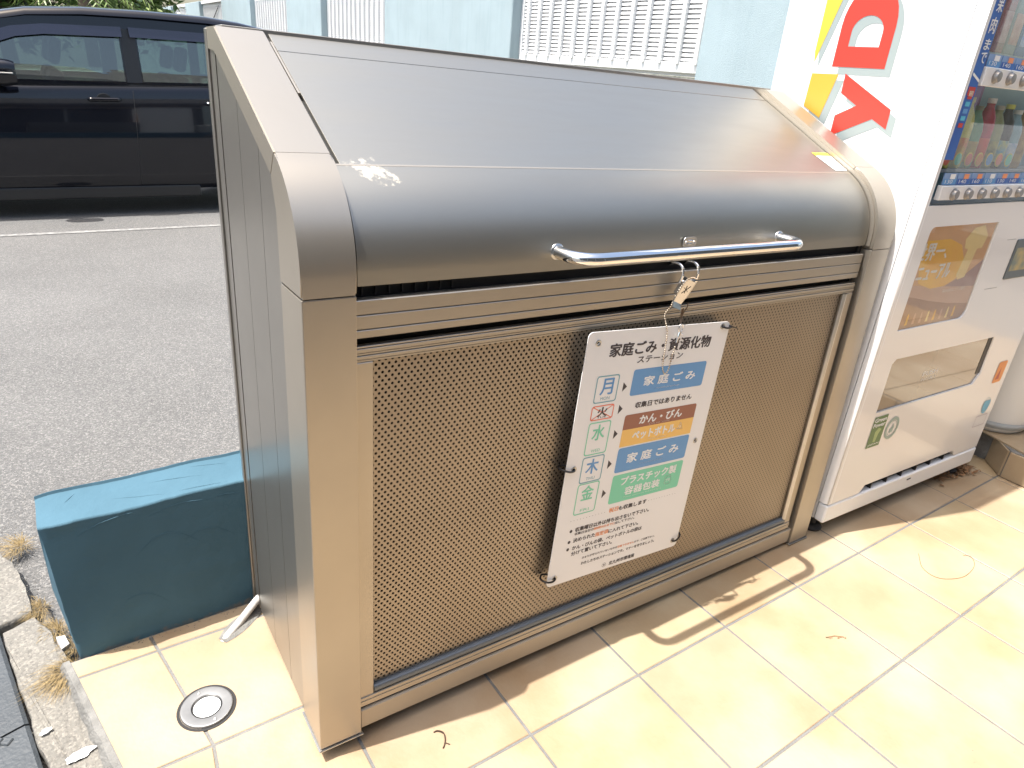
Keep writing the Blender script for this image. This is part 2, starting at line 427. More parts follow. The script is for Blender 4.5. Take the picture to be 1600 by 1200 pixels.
# ------------------------------------------------------------------ rubber ramp
rm = empty('kerb_ramp', (-.268, .2, -.06), (0, 0, R(8.5)), 'dark grey rubber kerb ramp with raised chevrons, bottom left corner', 'ramp')
b = MB()
for y0, y1 in ((-.55, .045), (.05, .42)):
    b.prism([(-.36, -.02), (-.36, -.012), (.035, .032), (.042, .028), (.042, -.02)], y0, y1, 'y')
b.build('ramp_body', 'plastic' if False else mat('grey_rubber', (.045, .053, .06), .55, bump=.25, bscale=120, var=.2, vscale=9), rm)
b = MB()
rng = random.Random(3)
def rz(x): return -.012 + (x + .36) * .044 / .395
for ky in range(-5, 4):
    for kx in range(3):
        cx, cy = -.01 - kx * .095 - (.045 if ky % 2 else 0), ky * .09 + .03
        if kx == 0 and ky % 2: cx -= .0
        for (dx, dy, ln, an) in ((-.012, 0, .045, 38), (.012, .0, .02, -50)):
            mt = Matrix.Translation((cx + dx, cy + dy, rz(cx) + .002)) @ Matrix.Rotation(R(-6.3), 4, 'Y') @ Matrix.Rotation(R(an), 4, 'Z')
            b.box(-ln / 2, ln / 2, -.008, .008, -.003, .003, .002, 1, mtx=mt)
b.build('chevron_tread', bpy.data.materials['grey_rubber'], rm)

# ------------------------------------------------------------------ low blue wall
def low_wall():
    b = MB(); x0, x1, y0, y1, h = -.150, 2.95, .352, .482, .345
    nx, nz = 150, 26
    def wob(p, a=.004): 
        n_ = noise.noise_vector(p * 7) * a + noise.noise_vector(p * 25) * a * .35
        return p + n_
    prof = []
    for k in range(nz + 1): prof.append((y0, -.03 + (h - .006 + .03) * k / nz))
    for k in range(1, 6):
        t = R(90 * k / 6); prof.append((y0 + .006 - .006 * math.cos(t), h - .006 + .006 * math.sin(t)))
    for k in range(1, 9): prof.append((y0 + .006 + (y1 - y0 - .018) * k / 8, h))
    for k in range(1, 6):
        t = R(90 * k / 6); prof.append((y1 - .012 + .012 * math.sin(t), h - .006 + .012 * math.cos(t)))
    prof.append((y1, -.12))
    rows = []
    xs_ = [x0 + .9 * k / 70 for k in range(70)] + [x0 + .9 + (x1 - x0 - .9) * k / 20 for k in range(21)]
    for i, x in enumerate(xs_):
        row = []
        for (y, z) in prof:
            p = Vector((x, y, z)); e = math.exp(-(x - x0) / .018)
            # hand-trowelled end: corners slump inwards towards the end face
            q = Vector((x + (h - z) * .055 * math.exp(-(x - x0) / .04), y + e * .004 * (1 if y < .43 else -1), z - e * .002 * (z > .3)))
            top_ridge = (.008 * max(0, noise.noise(Vector((x * 13, 3, 0)))) + .003 * max(0, noise.noise(Vector((x * 45, 8, 0))))) * math.exp(-((z - h + .004) / .012) ** 2) * (y < .37)
            q = wob(q); q.y -= top_ridge
            if z < 0: q.z = z
            row.append(q)
        rows.append(row)
    b.grid(rows)
    b.bm.verts.ensure_lookup_table(); n_ = len(prof)
    first = [b.bm.verts[k] for k in range(n_)]
    # end face, slightly bulged
    c = b.bm.verts.new((x0 - .004, (y0 + y1) / 2, .15))
    for k in range(n_ - 1): b.bm.faces.new([first[k], first[k + 1], c])
    b.bm.faces.new([first[-1], first[0], c])
    o = b.build('low_wall', 'blue_wall', ang=60)
    tag(o, 'low blue painted block wall with hand-trowelled edges behind the bin box', 'wall')
    # trowel marks: shallow curved ridges of thick paint
    b = MB(); rg = random.Random(5)
    for (xa, za, xb, zb, bow, r) in ((-.090, .305, .03, .332, .012, .0015), (.04, .312, .16, .318, .010, .0010), (.0, .215, .14, .205, .05, .0010), (.10, .23, .21, .2, .03, .001), (-.04, .11, .06, .07, .03, .0009), (.17, .320, .225, .315, .004, .0014)):
        pts = []
        for k in range(13):
            t = k / 12; p = Vector((xa + (xb - xa) * t, y0, za + (zb - za) * t + bow * math.sin(math.pi * t)))
            p = wob(p); p.y -= .0002; pts.append(p)
        b.tube(pts, [max(.0001, r * math.sin(math.pi * k / 12)) for k in range(13)], 6)
    for (xa, ya, xb, yb, r) in ((-.02, .40, .08, .37, .001), (.05, .43, .16, .41, .0010), (.10, .37, .2, .362, .0012), (-.10, .42, -.08, .45, .001), (.14, .455, .22, .44, .001)):
        pts = []
        for k in range(9):
            t = k / 8; p = wob(Vector((xa + (xb - xa) * t, ya + (yb - ya) * t, h))); pts.append(p)
        b.tube(pts, [max(.0001, r * math.sin(math.pi * k / 8)) for k in range(9)], 6)
    b.build('trowel_ridge', 'blue_wall', o)
low_wall()

# ------------------------------------------------------------------ refuse collection box
W, PW, D, ZC, ZT, DT, ZK, YK = 1.497, .081, .4885, .877, 1.2278, .417, 1.0623, .0973
BOX_M = Matrix.Translation((.2199, -.137, .0308)) @ Euler((-.0281, .0159, -.0217), 'XYZ').to_matrix().to_4x4()
gb = empty('refuse_collection_box', (.2199, -.137, .0308), (-.0281, .0159, -.0217), 'large champagne metal refuse collection box with sloping lid and perforated front', 'refuse box')
def profile(off=0., n=14, zlow=ZC, top=True):
    """outer line of the front: up the face, round the curve, up the slope; off = inward"""
    th = math.atan2(ZT - ZK, DT - YK); turn = math.pi / 2 - th
    zc_ = ZK - YK * math.tan(th)                      # sharp corner on the face
    tl = math.hypot(YK, ZK - zc_); rad = tl / math.tan(turn / 2) if False else tl / math.tan(turn / 2)
    cy, cz_ = rad, zc_ - tl
    out = [(off, zlow)]
    r = rad - off
    for k in range(n + 1):
        a = math.pi - turn * k / n
        out.append((cy + r * math.cos(a), cz_ + r * math.sin(a)))
    nx, nz = math.sin(th), -math.cos(th)              # inward normal of the slope
    out.append((DT + nx * off, ZT + nz * off))
    return out
b = MB()  # posts
for x0 in (0, W - PW):
    b = MB(); b.box(x0, x0 + PW, 0, .1, 0, ZC - .0012, .0025, 2)
    post = b.build('front_post', 'metal', gb)
    c = MB(); c.box(x0 - .003, x0 + PW + .003, -.003, .103, -.0045, -.0005, .001, 1); c.build('end_plate', 'steel', post)
def ring(off_out, off_in, y_from, n=14):
    o_ = profile(off_out, n); i_ = profile(off_in, n)
    return o_, i_
# curved corner caps (ZC to knee) and slope rails (knee to top), each with its side flange
outer = profile(0, 14)
for x0 in (0, W - PW):
    b = MB()
    pts = outer[:-1] + [(YK + .022, ZK - .034), (.1, ZC + .10), (.1, ZC)]
    b.prism(pts, x0, x0 + PW); 
    bmesh.ops.bevel(b.bm, geom=[e for e in b.bm.edges if abs(e.verts[0].co.x - e.verts[1].co.x) < 1e-6 and max(v.co.y for v in e.verts) < .0985 + .02], offset=.0022, segments=2, affect='EDGES')
    b.build('corner_cap', 'metal', gb, ang=25)
    b = MB(); k_ = outer[-2]
    pts = [(k_[0] + .0008, k_[1] + .0004), outer[-1], (D, ZT), (D, ZT - .034), (DT + .012, ZT - .036), (YK + .0228, ZK - .0336)]
    b.prism(pts, x0, x0 + PW)
    bmesh.ops.bevel(b.bm, geom=[e for e in b.bm.edges if abs(e.verts[0].co.x - e.verts[1].co.x) < 1e-6], offset=.0018, segments=2, affect='EDGES')
    b.build('slope_rail', 'metal', gb, ang=25)
# side panels: ribs with fine joints over a dark backing
for side in (0, 1):
    xo = .0025 if side == 0 else W - .0025; xi = .012 if side == 0 else W - .012
    def topz(y):
        if y >= DT: return ZT - .002
        if y >= YK: return ZK + (y - YK) * (ZT - ZK) / (DT - YK) - .003
        return ZK
    b = MB()
    for ya, yb in ((.1005, .190), (.1915, .3045), (.306, .428), (.436, D)):
        pts = [(ya, 0), (ya, topz(ya) - .02)] + ([(DT, ZT - .022)] if ya < DT < yb else []) + [(yb, topz(yb) - .02), (yb, 0)]
        b.prism(pts, xo, xi)
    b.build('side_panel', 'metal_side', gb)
    b = MB(); pts = [(.05, .002), (.05, ZC), (YK + .02, ZK - .03), (DT, ZT - .03), (D - .003, ZT - .03), (D - .003, .002)]
    b.prism(pts, xi + (.001 if side == 0 else -.001), xi + (.006 if side == 0 else -.006)); b.build('panel_backing', 'dark', gb)
    b = MB(); x_ = xo - .004 if side == 0 else xo + .004
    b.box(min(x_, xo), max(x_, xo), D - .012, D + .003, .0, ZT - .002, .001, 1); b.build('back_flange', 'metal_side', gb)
# rear and inside
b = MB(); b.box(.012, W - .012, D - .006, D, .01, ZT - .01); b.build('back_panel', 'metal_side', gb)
b = MB(); b.box(.02, W - .02, .16, .165, .03, .84); b.box(.02, W - .02, .06, D - .01, .012, .02); b.box(.02, W - .02, .05, .053, .03, .90); b.build('inner_shade', 'dark', gb)  # black sheets stand in for the shade inside the box
# flat top cover behind the lid hinge
b = MB(); b.box(.02, W + .012 - .02, DT + .038, D + .012, ZT - .020, ZT + .0050, .001, 1); b.build('top_cover', mat('dark_cover_strip', (.25, .24, .22), .45, .6), gb)
# lid
LX0, LX1 = PW + .007, W - PW - .007; LOFF = .018
lp = profile(LOFF, 22, zlow=.884); li_ = profile(LOFF + .006, 22, zlow=.884)
lid = empty('lid', parent=gb)
kn = lp[-2]; tp = lp[-1]
sd = Vector((tp[0] - kn[0], tp[1] - kn[1])).normalized()
tp = (tp[0] + sd.x * .032, tp[1] + sd.y * .032)
b = MB()
b.prism(lp[:-1] + li_[:-1][::-1], LX0 + .001, LX1)
bmesh.ops.bevel(b.bm, geom=[e for e in b.bm.edges if abs(e.verts[0].co.z - .884) < 1e-5 and abs(e.verts[1].co.z - .884) < 1e-5], offset=.001, segments=2, affect='EDGES')
b.build('lid', 'lid', gb, ang=20); bpy.data.objects.remove(lid)
lid = [o for o in gb.children if o.name.startswith('lid')][0]; lid.name = 'lid'
# bird dropping on the lid, faint scratches
def add_lid_marks(m):
    for c, r_, col, ns, am in (((.143, .082, 1.047), (.046, .06, .026), (.43, .40, .33), 38, 1.15), ((.164, .055, 1.033), (.040, .05, .017), (.42, .39, .32), 55, 1.2)):
        s_ = spot(m, c, r_, .34, ns * 1.5, am, .66); mixcol(m, s_, col)
        n = N(m); bs = n.nodes['Principled BSDF']
        mt = n.nodes.new('ShaderNodeMath'); mt.operation = 'SUBTRACT'; mt.use_clamp = True; 
        if bs.inputs['Metallic'].links: n.links.new(bs.inputs['Metallic'].links[0].from_socket, mt.inputs[0])
        else: mt.inputs[0].default_value = 1
        n.links.new(s_, mt.inputs[1]); n.links.new(mt.outputs[0], bs.inputs['Metallic'])
        ma = n.nodes.new('ShaderNodeMath'); ma.operation = 'MAXIMUM'; n.links.new(s_, ma.inputs[0])
        if bs.inputs['Roughness'].links: n.links.new(bs.inputs['Roughness'].links[0].from_socket, ma.inputs[1])
        n.links.new(ma.outputs[0], bs.inputs['Roughness'])
add_lid_marks(M['lid'])
def S2(t, off=0.):   # point on the slope, t metres up from the knee
    return (kn[0] + sd.x * t + sd.y * off, kn[1] + sd.y * t - sd.x * off)
SL = math.hypot(tp[0] - kn[0], tp[1] - kn[1])
b = MB()
for t0, t1, dz in ((.0003, SL - .060, 0), (SL - .0585, SL, 0)):
    p = [S2(t0, 0), S2(t1, 0), S2(t1, .006), S2(t0, .006)]
    b.prism(p, LX0 + .010, LX1)
bmesh.ops.bevel(b.bm, geom=list(b.bm.edges), offset=.0006, segments=1, affect='EDGES')
b.build('lid_slope', M['lid'], lid)
b = MB(); p = [S2(-.0022, -.0002), S2(.0002, -.0007), S2(.0022, -.0002), S2(.0016, .003), S2(-.002, .003)]; b.prism(p, LX0, LX1); b.build('crease_bead', 'metal_trim', lid)
b = MB(); p = [S2(0, .0065), S2(SL, .0065), S2(SL, .012), S2(0, .012)]; b.prism(p, PW + .0005, W - PW - .0005); b.build('slope_backing', 'dark', lid)
# thin seal strips seen beside the lid
for xa, xb in ((PW + .0005, PW + .0035), (W - PW - .0035, W - PW - .0005)):
    b = MB(); left_ = xa < .5
    if left_: p = [S2(.19, -.004), S2(SL - .035, -.003), S2(SL - .035, .004), S2(.19, .004)]; b.prism(p, PW + .010, PW + .0135)
    else: p = [S2(SL - .035, -.010)] + profile(LOFF - .010, 14, zlow=.884)[:-1][::-1] + profile(LOFF + .004, 14, zlow=.884)[:-1] + [S2(SL - .035, .004)]; b.prism(p, xa, xb)
    b.build('seal_strip', 'metal_trim', gb)
    b = MB(); a_ = profile(LOFF + .010, 14, zlow=.80); c_ = profile(LOFF + .03, 14, zlow=.80); b.prism(a_ + c_[::-1], xa, xb + 0.001); b.build('rail_gap_shade', 'dark', gb)  # dark ribbon added as the shade in the gap beside the lid
# sticker on the lid, upper right
b = MB(); p0 = Vector((1.357, 0, 0)); t_hi = .085; t_lo = .010
def LS(x, t, off=-.0008): y, z = S2(t, off); return (x, y, z)
b.quad(LS(1.343, t_hi), LS(1.408, t_hi), LS(1.408, t_hi - .014), LS(1.346, t_hi - .014), mi=1)
b.quad(LS(1.346, t_hi - .014), LS(1.408, t_hi - .014), LS(1.408, t_lo), LS(1.358, t_lo), mi=0)
b.build('caution_label', ['p_white', mat('yellow_print', (.85, .66, .05), .5)], lid)
# handle
hz = .917; hy = -.049
b = MB(); b.tube(rounded_path([(.452, .024, hz), (.452, hy, hz), (1.060, hy, hz), (1.060, .024, hz)], .046, 10), .0112, 20); hd = b.build('handle', 'chrome', lid, ang=60)
for x in (.452, 1.06):
    b = MB(); b.lathe([(.0, .0095), (.0155, .0095), (.0155, .0125), (.0145, .0150), (.0118, .0168), (.0, .0168)], 20, (x, 0, hz), axis='y', mtx=Matrix.Translation((0, .0335, 0)) @ Matrix.Scale(-1, 4, (0, 1, 0))); b.build('handle_collar', 'steel', hd)
    b = MB()
# keyhole catch plate on the lid
cp = plate('catch_plate', [rrect(.757, .793, .910, .931, .007), ], .003, lambda v: (v.x, .0155 + v.z, v.y), 'steel', lid)
b = MB()
for x in (.764, .786): b.lathe([(0, 0), (.003, 0), (.0035, .0012), (0, .0014)], 12, (x, .0126, .921), axis='y')
b.box(.769, .781, .0125, .0145, .9165, .9255, .001, 1); b.build('catch_rivet', 'chrome', cp)
# crossbar between the two gaps: three planks with hairline joints
b = MB(); 
for z0, z1 in ((.8048, .8178), (.8188, .8408), (.8418, .8645)): b.box(PW, W - PW - .012, .012, .030, z0, z1, .0012, 1)
b.build('crossbar', 'metal', gb)
b = MB(); b.box(PW - .01, W - PW + .005, .036, .046, .70, .90); b.build('gap_shade', 'dark', gb)  # shade inside the gaps, drawn as a black sheet
b = MB()
for k in range(8): b.box(.10 + k * .022, .102 + k * .022, .030, .036, .866, .884)
b.build('gap_comb', 'dark', gb)
# lower front: ribbed head rail, perforated sheet, bottom rails
b = MB(); z = .766
for h_ in (.004, .0062, .0040, .0068, .0036): b.box(PW, W - PW - .012, .012 + (0 if h_ > .005 else .0012), .026, z, z + h_ - .0004, .0006, 1); z += h_ + .0004
b.build('head_rail', 'metal_trim', gb)
b = MB(); b.box(PW + .0005, .1112, .012, .026, .0745, .7655, .001, 1); b.build('left_stile', 'metal', gb)
b = MB(); b.box(1.3795, 1.404, .012, .026, .054, .7655, .0015, 1); b.build('right_stile', 'metal', gb)
b = MB(); b.box(1.404, W - PW, .030, .036, .0, .88); b.build('stile_gap', 'dark', gb)
b = MB(); b.tube([(1.3715, .0155, .0930), (1.3715, .0155, .7650)], .0076, 12); b.build('right_bead', 'steel', gb)
b = MB(); b.tube([(.1115, .016, .0875), (1.372, .016, .0875)], .0088, 12); b.build('bottom_bead', 'bead', gb)
def perforated():
    m = metal_mat('perforated_metal', (.36, .31, .25), .42)
    n = N(m); b_ = n.nodes['Principled BSDF']; out = n.nodes['Material Output']
    tc = n.nodes.new('ShaderNodeTexCoord'); sp = n.nodes.new('ShaderNodeSeparateXYZ'); n.links.new(tc.outputs['Object'], sp.inputs[0])
    def mth(op, a, v=None, c=None):
        k = n.nodes.new('ShaderNodeMath'); k.operation = op
        for i, q in enumerate((a, v, c)):
            if q is None: continue
            if isinstance(q, (int, float)): k.inputs[i].default_value = q
            else: n.links.new(q, k.inputs[i])
        return k.outputs[0]
    px, pz = .0113, .0144
    def d2(off):
        u = mth('MULTIPLY', mth('SUBTRACT', mth('FRACT', mth('ADD', mth('DIVIDE', sp.outputs[0], px), off)), .5), px)
        v = mth('MULTIPLY', mth('SUBTRACT', mth('FRACT', mth('ADD', mth('DIVIDE', sp.outputs[2], pz), off)), .5), pz)
        return mth('ADD', mth('MULTIPLY', u, u), mth('MULTIPLY', v, v))
    near = mth('MINIMUM', d2(0), d2(.5)); hole = mth('LESS_THAN', near, .00255 ** 2)
    tr = n.nodes.new('ShaderNodeBsdfTransparent'); mx = n.nodes.new('ShaderNodeMixShader')
    n.links.new(hole, mx.inputs[0]); n.links.new(b_.outputs[0], mx.inputs[1]); n.links.new(tr.outputs[0], mx.inputs[2]); n.links.new(mx.outputs[0], out.inputs[0])
    return m
M['perf'] = perforated()
b = MB(); b.box(.108, 1.372, .0200, .0214, .080, .7685); b.build('perforated_panel', 'perf', gb)
b = MB(); b.box(.085, 1.40, .032, .034, .06, .77); b.build('void_shade', 'dark', gb)  # black sheet painted as the shade behind the holes
b = MB(); b.box(PW + .0005, W - PW - .0125, .010, .028, .0535, .0765, .0015, 1); b.box(PW + .0005, W - PW - .0125, .0088, .012, .0655, .0672); b.build('bottom_rail', 'metal_trim', gb)
b = MB(); b.box(PW, W - PW - .012, .012, .026, .0495, .0540); b.build('rail_groove', 'dark', gb)
b = MB(); b.box(PW + .0005, W - PW - .001, .006, .028, .0035, .0500, .002, 1); b.build('sill_beam', 'beam', gb)
# adjustable feet
for x, y in ((.045, .05), (W - .045, .05), (.045, D - .05), (W - .045, D - .05)):
    zf = (BOX_M @ Vector((x, y, 0))).z
    b = MB(); b.lathe([(0, -zf + .0005), (.026, -zf + .0005), (.027, -zf + .006), (.020, -zf + .010), (.009, -zf + .011), (.009, 0), (0, 0)], 18, (x, y, 0)); b.build('foot', 'rubber', gb)
    c = MB(); c.box(x - .03, x + .035, y - .035, y + .035, -.010, -.005, .001, 1); c.build('foot_bracket', 'plastic', gb)
# toggle latch in the gap
lt = empty('latch', parent=gb)
b = MB()
for x in (.736, .779): b.tube(catmull([(x, .036, .874), (x - .001, .004, .884), (x - .002, -.014, .880), (x - .0015, -.018, .866), (x - .001, -.014, .850)], 5), .0028, 8)
b.tube([(.733, -.014, .851), (.780, -.014, .851)], .0042, 10)
b.build('wire_loop', 'chrome', lt)
lx = Matrix.Translation((.757, -.014, .850)) @ Matrix.Translation((0, -.006, 0)) @ Matrix.Rotation(R(22), 4, 'Y') @ Matrix.Rotation(R(12), 4, 'X')
b = MB(); b.prism([(-.014, .004), (.014, .004), (.014, -.030), (.012, -.046), (-.012, -.046), (-.014, -.030)], -.0016, .0016, 'y', mtx=lx)
for s_ in (-1, 1): b.box(s_ * .014 - .001, s_ * .014 + .001, -.0016, .010, -.032, .005, 0, mtx=lx)
b.build('lever', mat('warm_plated_steel', (.60, .60, .60), .22, 1.), lt)
b = MB(); b.prism([(-.046, .0016), (-.046, -.0016), (-.056, -.0085), (-.057, -.0062)], -.0125, .0125, 'x', mtx=lx @ Matrix(((1, 0, 0, 0), (0, 0, 1, 0), (0, 1, 0, 0), (0, 0, 0, 1)))); b.build('lever_lip', 'steel', lt)
b = MB()
for p0, p1 in (((-.006, -.026), (.007, -.006)), ((-.008, -.014), (.006, -.018)), ((-.003, -.008), (.001, -.024))):
    b.tube([lx @ Vector((p0[0], -.0019, p0[1])), lx @ Vector((p1[0], -.0019, p1[1]))], .0006, 6)
b.build('stamped_mark', 'dark', lt)

# ------------------------------------------------------------------ bead chain hanging from the latch
def bx(x, y, z): return BOX_M @ Vector((x, y, z))
path = catmull([(.772, -.022, .856), (.755, -.024, .860), (.740, -.020, .850), (.7335, -.012, .826), (.7295, -.006, .800), (.7275, .004, .778), (.7265, -.010, .752), (.7265, -.013, .715), (.7275, -.013, .680), (.731, -.014, .664), (.738, -.014, .657), (.7455, -.014, .664), (.750, -.0135, .690), (.754, -.0135, .715)], 40)
b = MB(); acc = 0; last = path[0]; cnt = 0
for p in path:
    acc += (p - last).length; last = p
    if acc >= .0046 or cnt == 0:
        acc = 0; cnt += 1
        r_ = bmesh.ops.create_icosphere(b.bm, subdivisions=1, radius=.0022, matrix=Matrix.Translation(bx(*p)))
b.tube([bx(*p) for p in path[::6]], .0004, 5)
ch = b.build('bead_chain', mat('tarnished_brass_beads', (.24, .15, .08), .35, .8, col2=(.62, .58, .5), vscale=45), ang=80)
tag(ch, 'thin ball chain looped over the top of the white collection sign', 'chain')
b = MB()
b.tube([bx(.763 + .006 * math.cos(t), -.012, .752 + .009 * math.sin(t)) for t in [2 * math.pi * k / 18 for k in range(18)]], .0011, 7, closed=True)
b.tube([bx(.762, -.012, .744), bx(.760, -.012, .736)], .0032, 10); b.tube([bx(.760, -.012, .736), bx(.757, -.012, .722)], [.0028, .0020], 10)
b.tube([bx(.766, -.012, .740), bx(.772, -.013, .737)], .001, 6)
b.build('snap_clasp', 'chrome', ch)
b = MB(); b.tube([bx(*p) for p in catmull([(.762, -.020, .808), (.766, -.016, .797), (.770, -.008, .787), (.766, -.006, .772), (.7635, -.010, .761)], 6)], .0012, 6)
b.box(-.0035, .0035, -.001, .001, -.010, .010, .0008, 1, mtx=BOX_M @ Matrix.Translation((.7655, -.006, .782)))
b.build('clasp_link', mat('rusted_link', (.20, .14, .09), .5, .7, col2=(.04, .03, .03), vscale=200), ch)

# ------------------------------------------------------------------ collection sign
SGN = BOX_M @ Matrix.Translation((.5268, -.0050, .7685)) @ Matrix.Rotation(.0532, 4, 'Y')
sg = bpy.data.objects.new('collection_sign', None); COL.objects.link(sg); sg.matrix_world = SGN
tag(sg, 'white collection timetable sign in Japanese tied to the perforated front', 'sign')
SW, SH = .397, .576
EYE = [(.0262, .022), (.3734, .0095), (.3745, .2835), (.0200, .2905), (.3790, .5560), (.0190, .5560)]
holes = [[(u + .0034 * math.cos(R(a)), -v + .0034 * math.sin(R(a))) for a in range(0, 360, 30)] for u, v in EYE]
plate('sign_board', [rrect(0, SW, -SH, 0, .011, 6)] + holes, .0018, lambda v: (v.x, v.z, v.y), 'white_sign', sg)
b = MB()
for u, v in EYE: b = MB(); b.lathe([(.0036, -.0012), (.0066, -.0012), (.0068, -.0022), (.0056, -.0026), (.0037, -.0020)], 16, (u, 0, -v), axis='y', cap=False); b.build('eyelet', 'steel', sg); b = MB(); b.lathe([(0, .0016), (.0042, .0016), (.0042, .0022), (0, .0022)], 14, (u, 0, -v), axis='y'); b.build('eyelet_shade', 'dark', sg)  # disc behind each eyelet puts the hole's shade into its colour
def SP(x, y, l=0): return (x, -.00115 - .00006 * l, y)
COLS = ['ink', 'p_white', 'p_blue', 'p_teal', 'p_red', 'p_green', 'p_brown', 'p_amber', 'p_orange']
CI = {c: i for i, c in enumerate(COLS)}
def flat(b, pts, mi, l=0, holes=()):
    if holes:
        me = curve_mesh([pts] + list(holes)); V = [b.bm.verts.new(SP(v.co.x, v.co.y, l)) for v in me.vertices]
        for p in me.polygons: b.bm.faces.new([V[i] for i in p.vertices]).material_index = mi
        bpy.data.meshes.remove(me)
    else: b.bm.faces.new([b.bm.verts.new(SP(x, y, l)) for x, y in pts]).material_index = mi
b = MB()
XP0, XP1 = .1350, .3500; r_ = .0055
for (v0, v1, c, rr) in ((.0865, .1440, 'p_blue', r_), (.1870, .2212, 'p_brown', [r_, r_, 0, 0]), (.2212, .2610, 'p_amber', [0, 0, 0.0, 0.0]), (.2640, .3230, 'p_blue', r_), (.3290, .3995, 'p_green', r_)):
    flat(b, rrect(XP0, XP1, -v1, -v0, rr), CI[c])
b.build('coloured_panel', COLS, sg, smooth=False, recalc=False)
b = MB()
for (kanji, en, c, tcx, v0, v1) in (('月', 'MON', 'p_teal', 'p_blue', .0912, .1494), ('火', 'TUE', 'p_red', 'ink', .1548, .1870), ('水', 'WED', 'p_green', 'p_green', .1910, .2650), ('木', 'THU', 'p_teal', 'p_blue', .2682, .3292), ('金', 'FRI', 'p_green', 'p_green', .3305, .4050)):
    x0, x1 = .0395 if v0 > .09 else .041, .0985
    flat(b, rrect(x0, x1, -v1, -v0, .006), CI[c], 1, [rrect(x0 + .0024, x1 - .0024, -v1 + .0024, -v0 - .0024, .0045)])
    h = v1 - v0; big = h > .04
    kh = .034 if big else .020; kw = .032 if big else .026; cx = (x0 + x1) / 2; ky = -v0 - .007 - kh if big else -v0 - .0045 - kh
    lettering(b, kanji, cx - kw / 2, ky, kw, kh, SP, CI[tcx], .0009)
    lettering(b, en, cx - .012, -v1 + .004 if not big else -v1 + .006, .024, .0065 if big else .004, SP, CI['ink'] if not big else CI[c], .0)
    if kanji == '火':
        for (xa, ya, xb, yb) in ((x0 + .003, -v0 - .002, x1 - .003, -v1 + .002), (x0 + .003, -v1 + .002, x1 - .003, -v0 - .002)):
            d = Vector((xb - xa, yb - ya)).normalized() * .0010; nx, ny = -d.y, d.x
            flat(b, [(xa + nx, ya + ny), (xa - nx, ya - ny), (xb - nx, yb - ny), (xb + nx, yb + ny)][::1], CI['p_red'], .5)
for v in (.1212, .1703, .2268, .2968, .3675): flat(b, [(.1120, -v + .0103), (.1120, -v - .0103), (.1232, -v)], CI['ink'])
b.build('weekday_box', COLS, sg, smooth=False, recalc=False)
b = MB()
T_ = [('家庭ごみ・資源化物', 'ink', .0600, .0535, .2855, .0270, .0012), ('ステーション', 'ink', .1385, .0728, .1290, .0140, .0005),
 ('家 庭 ご み', 'p_white', .1690, .1250, .1520, .0205, .0010), ('Household garbage', 'p_white', .208, .1370, .070, .0050, 0),
 ('収集日ではありません', 'ink', .1582, .1735, .1680, .0130, .0006), ('かん・びん', 'p_white', .1795, .2130, .1270, .0200, .0012), ('Cans and bottles', 'p_white', .210, .2185, .062, .0040, 0),
 ('ペットボトル', 'p_white', .1675, .2490, .1270, .0210, .0012), ('Plastic bottles', 'p_white', .216, .2560, .055, .0042, 0),
 ('家 庭 ご み', 'p_white', .1650, .3030, .1570, .0225, .0010), ('Household garbage', 'p_white', .207, .3145, .070, .0050, 0),
 ('プラスチック製', 'p_white', .1618, .3580, .1690, .0205, .0012), ('容器包装', 'p_white', .1782, .3850, .1065, .0200, .0010), ('Plastic containers and packaging', 'p_white', .179, .3930, .116, .0042, 0),
 ('祝日', 'p_orange', .1428, .4215, .0268, .0112, .0005), ('も収集します', 'ink', .1715, .4225, .0845, .0110, .0005),
 ('収集曜日以外は持ち出さないで下さい。', 'ink', .0542, .4480, .2160, .0108, .0005), ('収集日当日の', 'ink', .0545, .4568, .0525, .0066, .0002), ('朝8時30分までに', 'p_orange', .1080, .4570, .0600, .0066, .0002), ('出して下さい。', 'ink', .1690, .4572, .0585, .0066, .0002),
 ('決められた', 'ink', .0535, .4750, .0610, .0105, .0004), ('指定袋', 'p_orange', .1153, .4758, .0378, .0105, .0004), ('に入れて下さい。', 'ink', .1540, .4770, .0900, .0100, .0004),
 ('かん・びんの袋、ペットボトルの袋は', 'ink', .0545, .4945, .2050, .0106, .0004), ('分けて置いて下さい。', 'ink', .0545, .5092, .1170, .0104, .0004),
 ('きまりが守られていないものは', 'ink', .0888, .5262, .1035, .0056, .0001), ('収集できません', 'p_orange', .1932, .5266, .0510, .0056, .0001), ('ので、ご注意下さい。', 'ink', .2452, .5270, .0650, .0056, .0001),
 ('わたしたちのステーションです。マナーを守りましょう。', 'ink', .0888, .5420, .2240, .0080, .0003), ('北九州市環境局', 'ink', .1757, .5685, .0785, .0105, .0004)]
for t, c, u, v, wd, h, bo in T_: lettering(b, t, u, -v, wd, h, SP, CI[c], bo)
for v in (.4435, .4710, .4895): flat(b, [(.0425 + .0038 * math.cos(R(a)), -v + .0040 * math.sin(R(a))) for a in range(0, 360, 30)], CI['ink'])
for (xa, xb) in ((.0373, .1371), (.2630, .3540)):
    x = xa
    while x <= xb: flat(b, [(x + .0008 * math.cos(R(a)), -.4175 + .0008 * math.sin(R(a))) for a in range(0, 360, 60)], CI['ink']); x += .0085
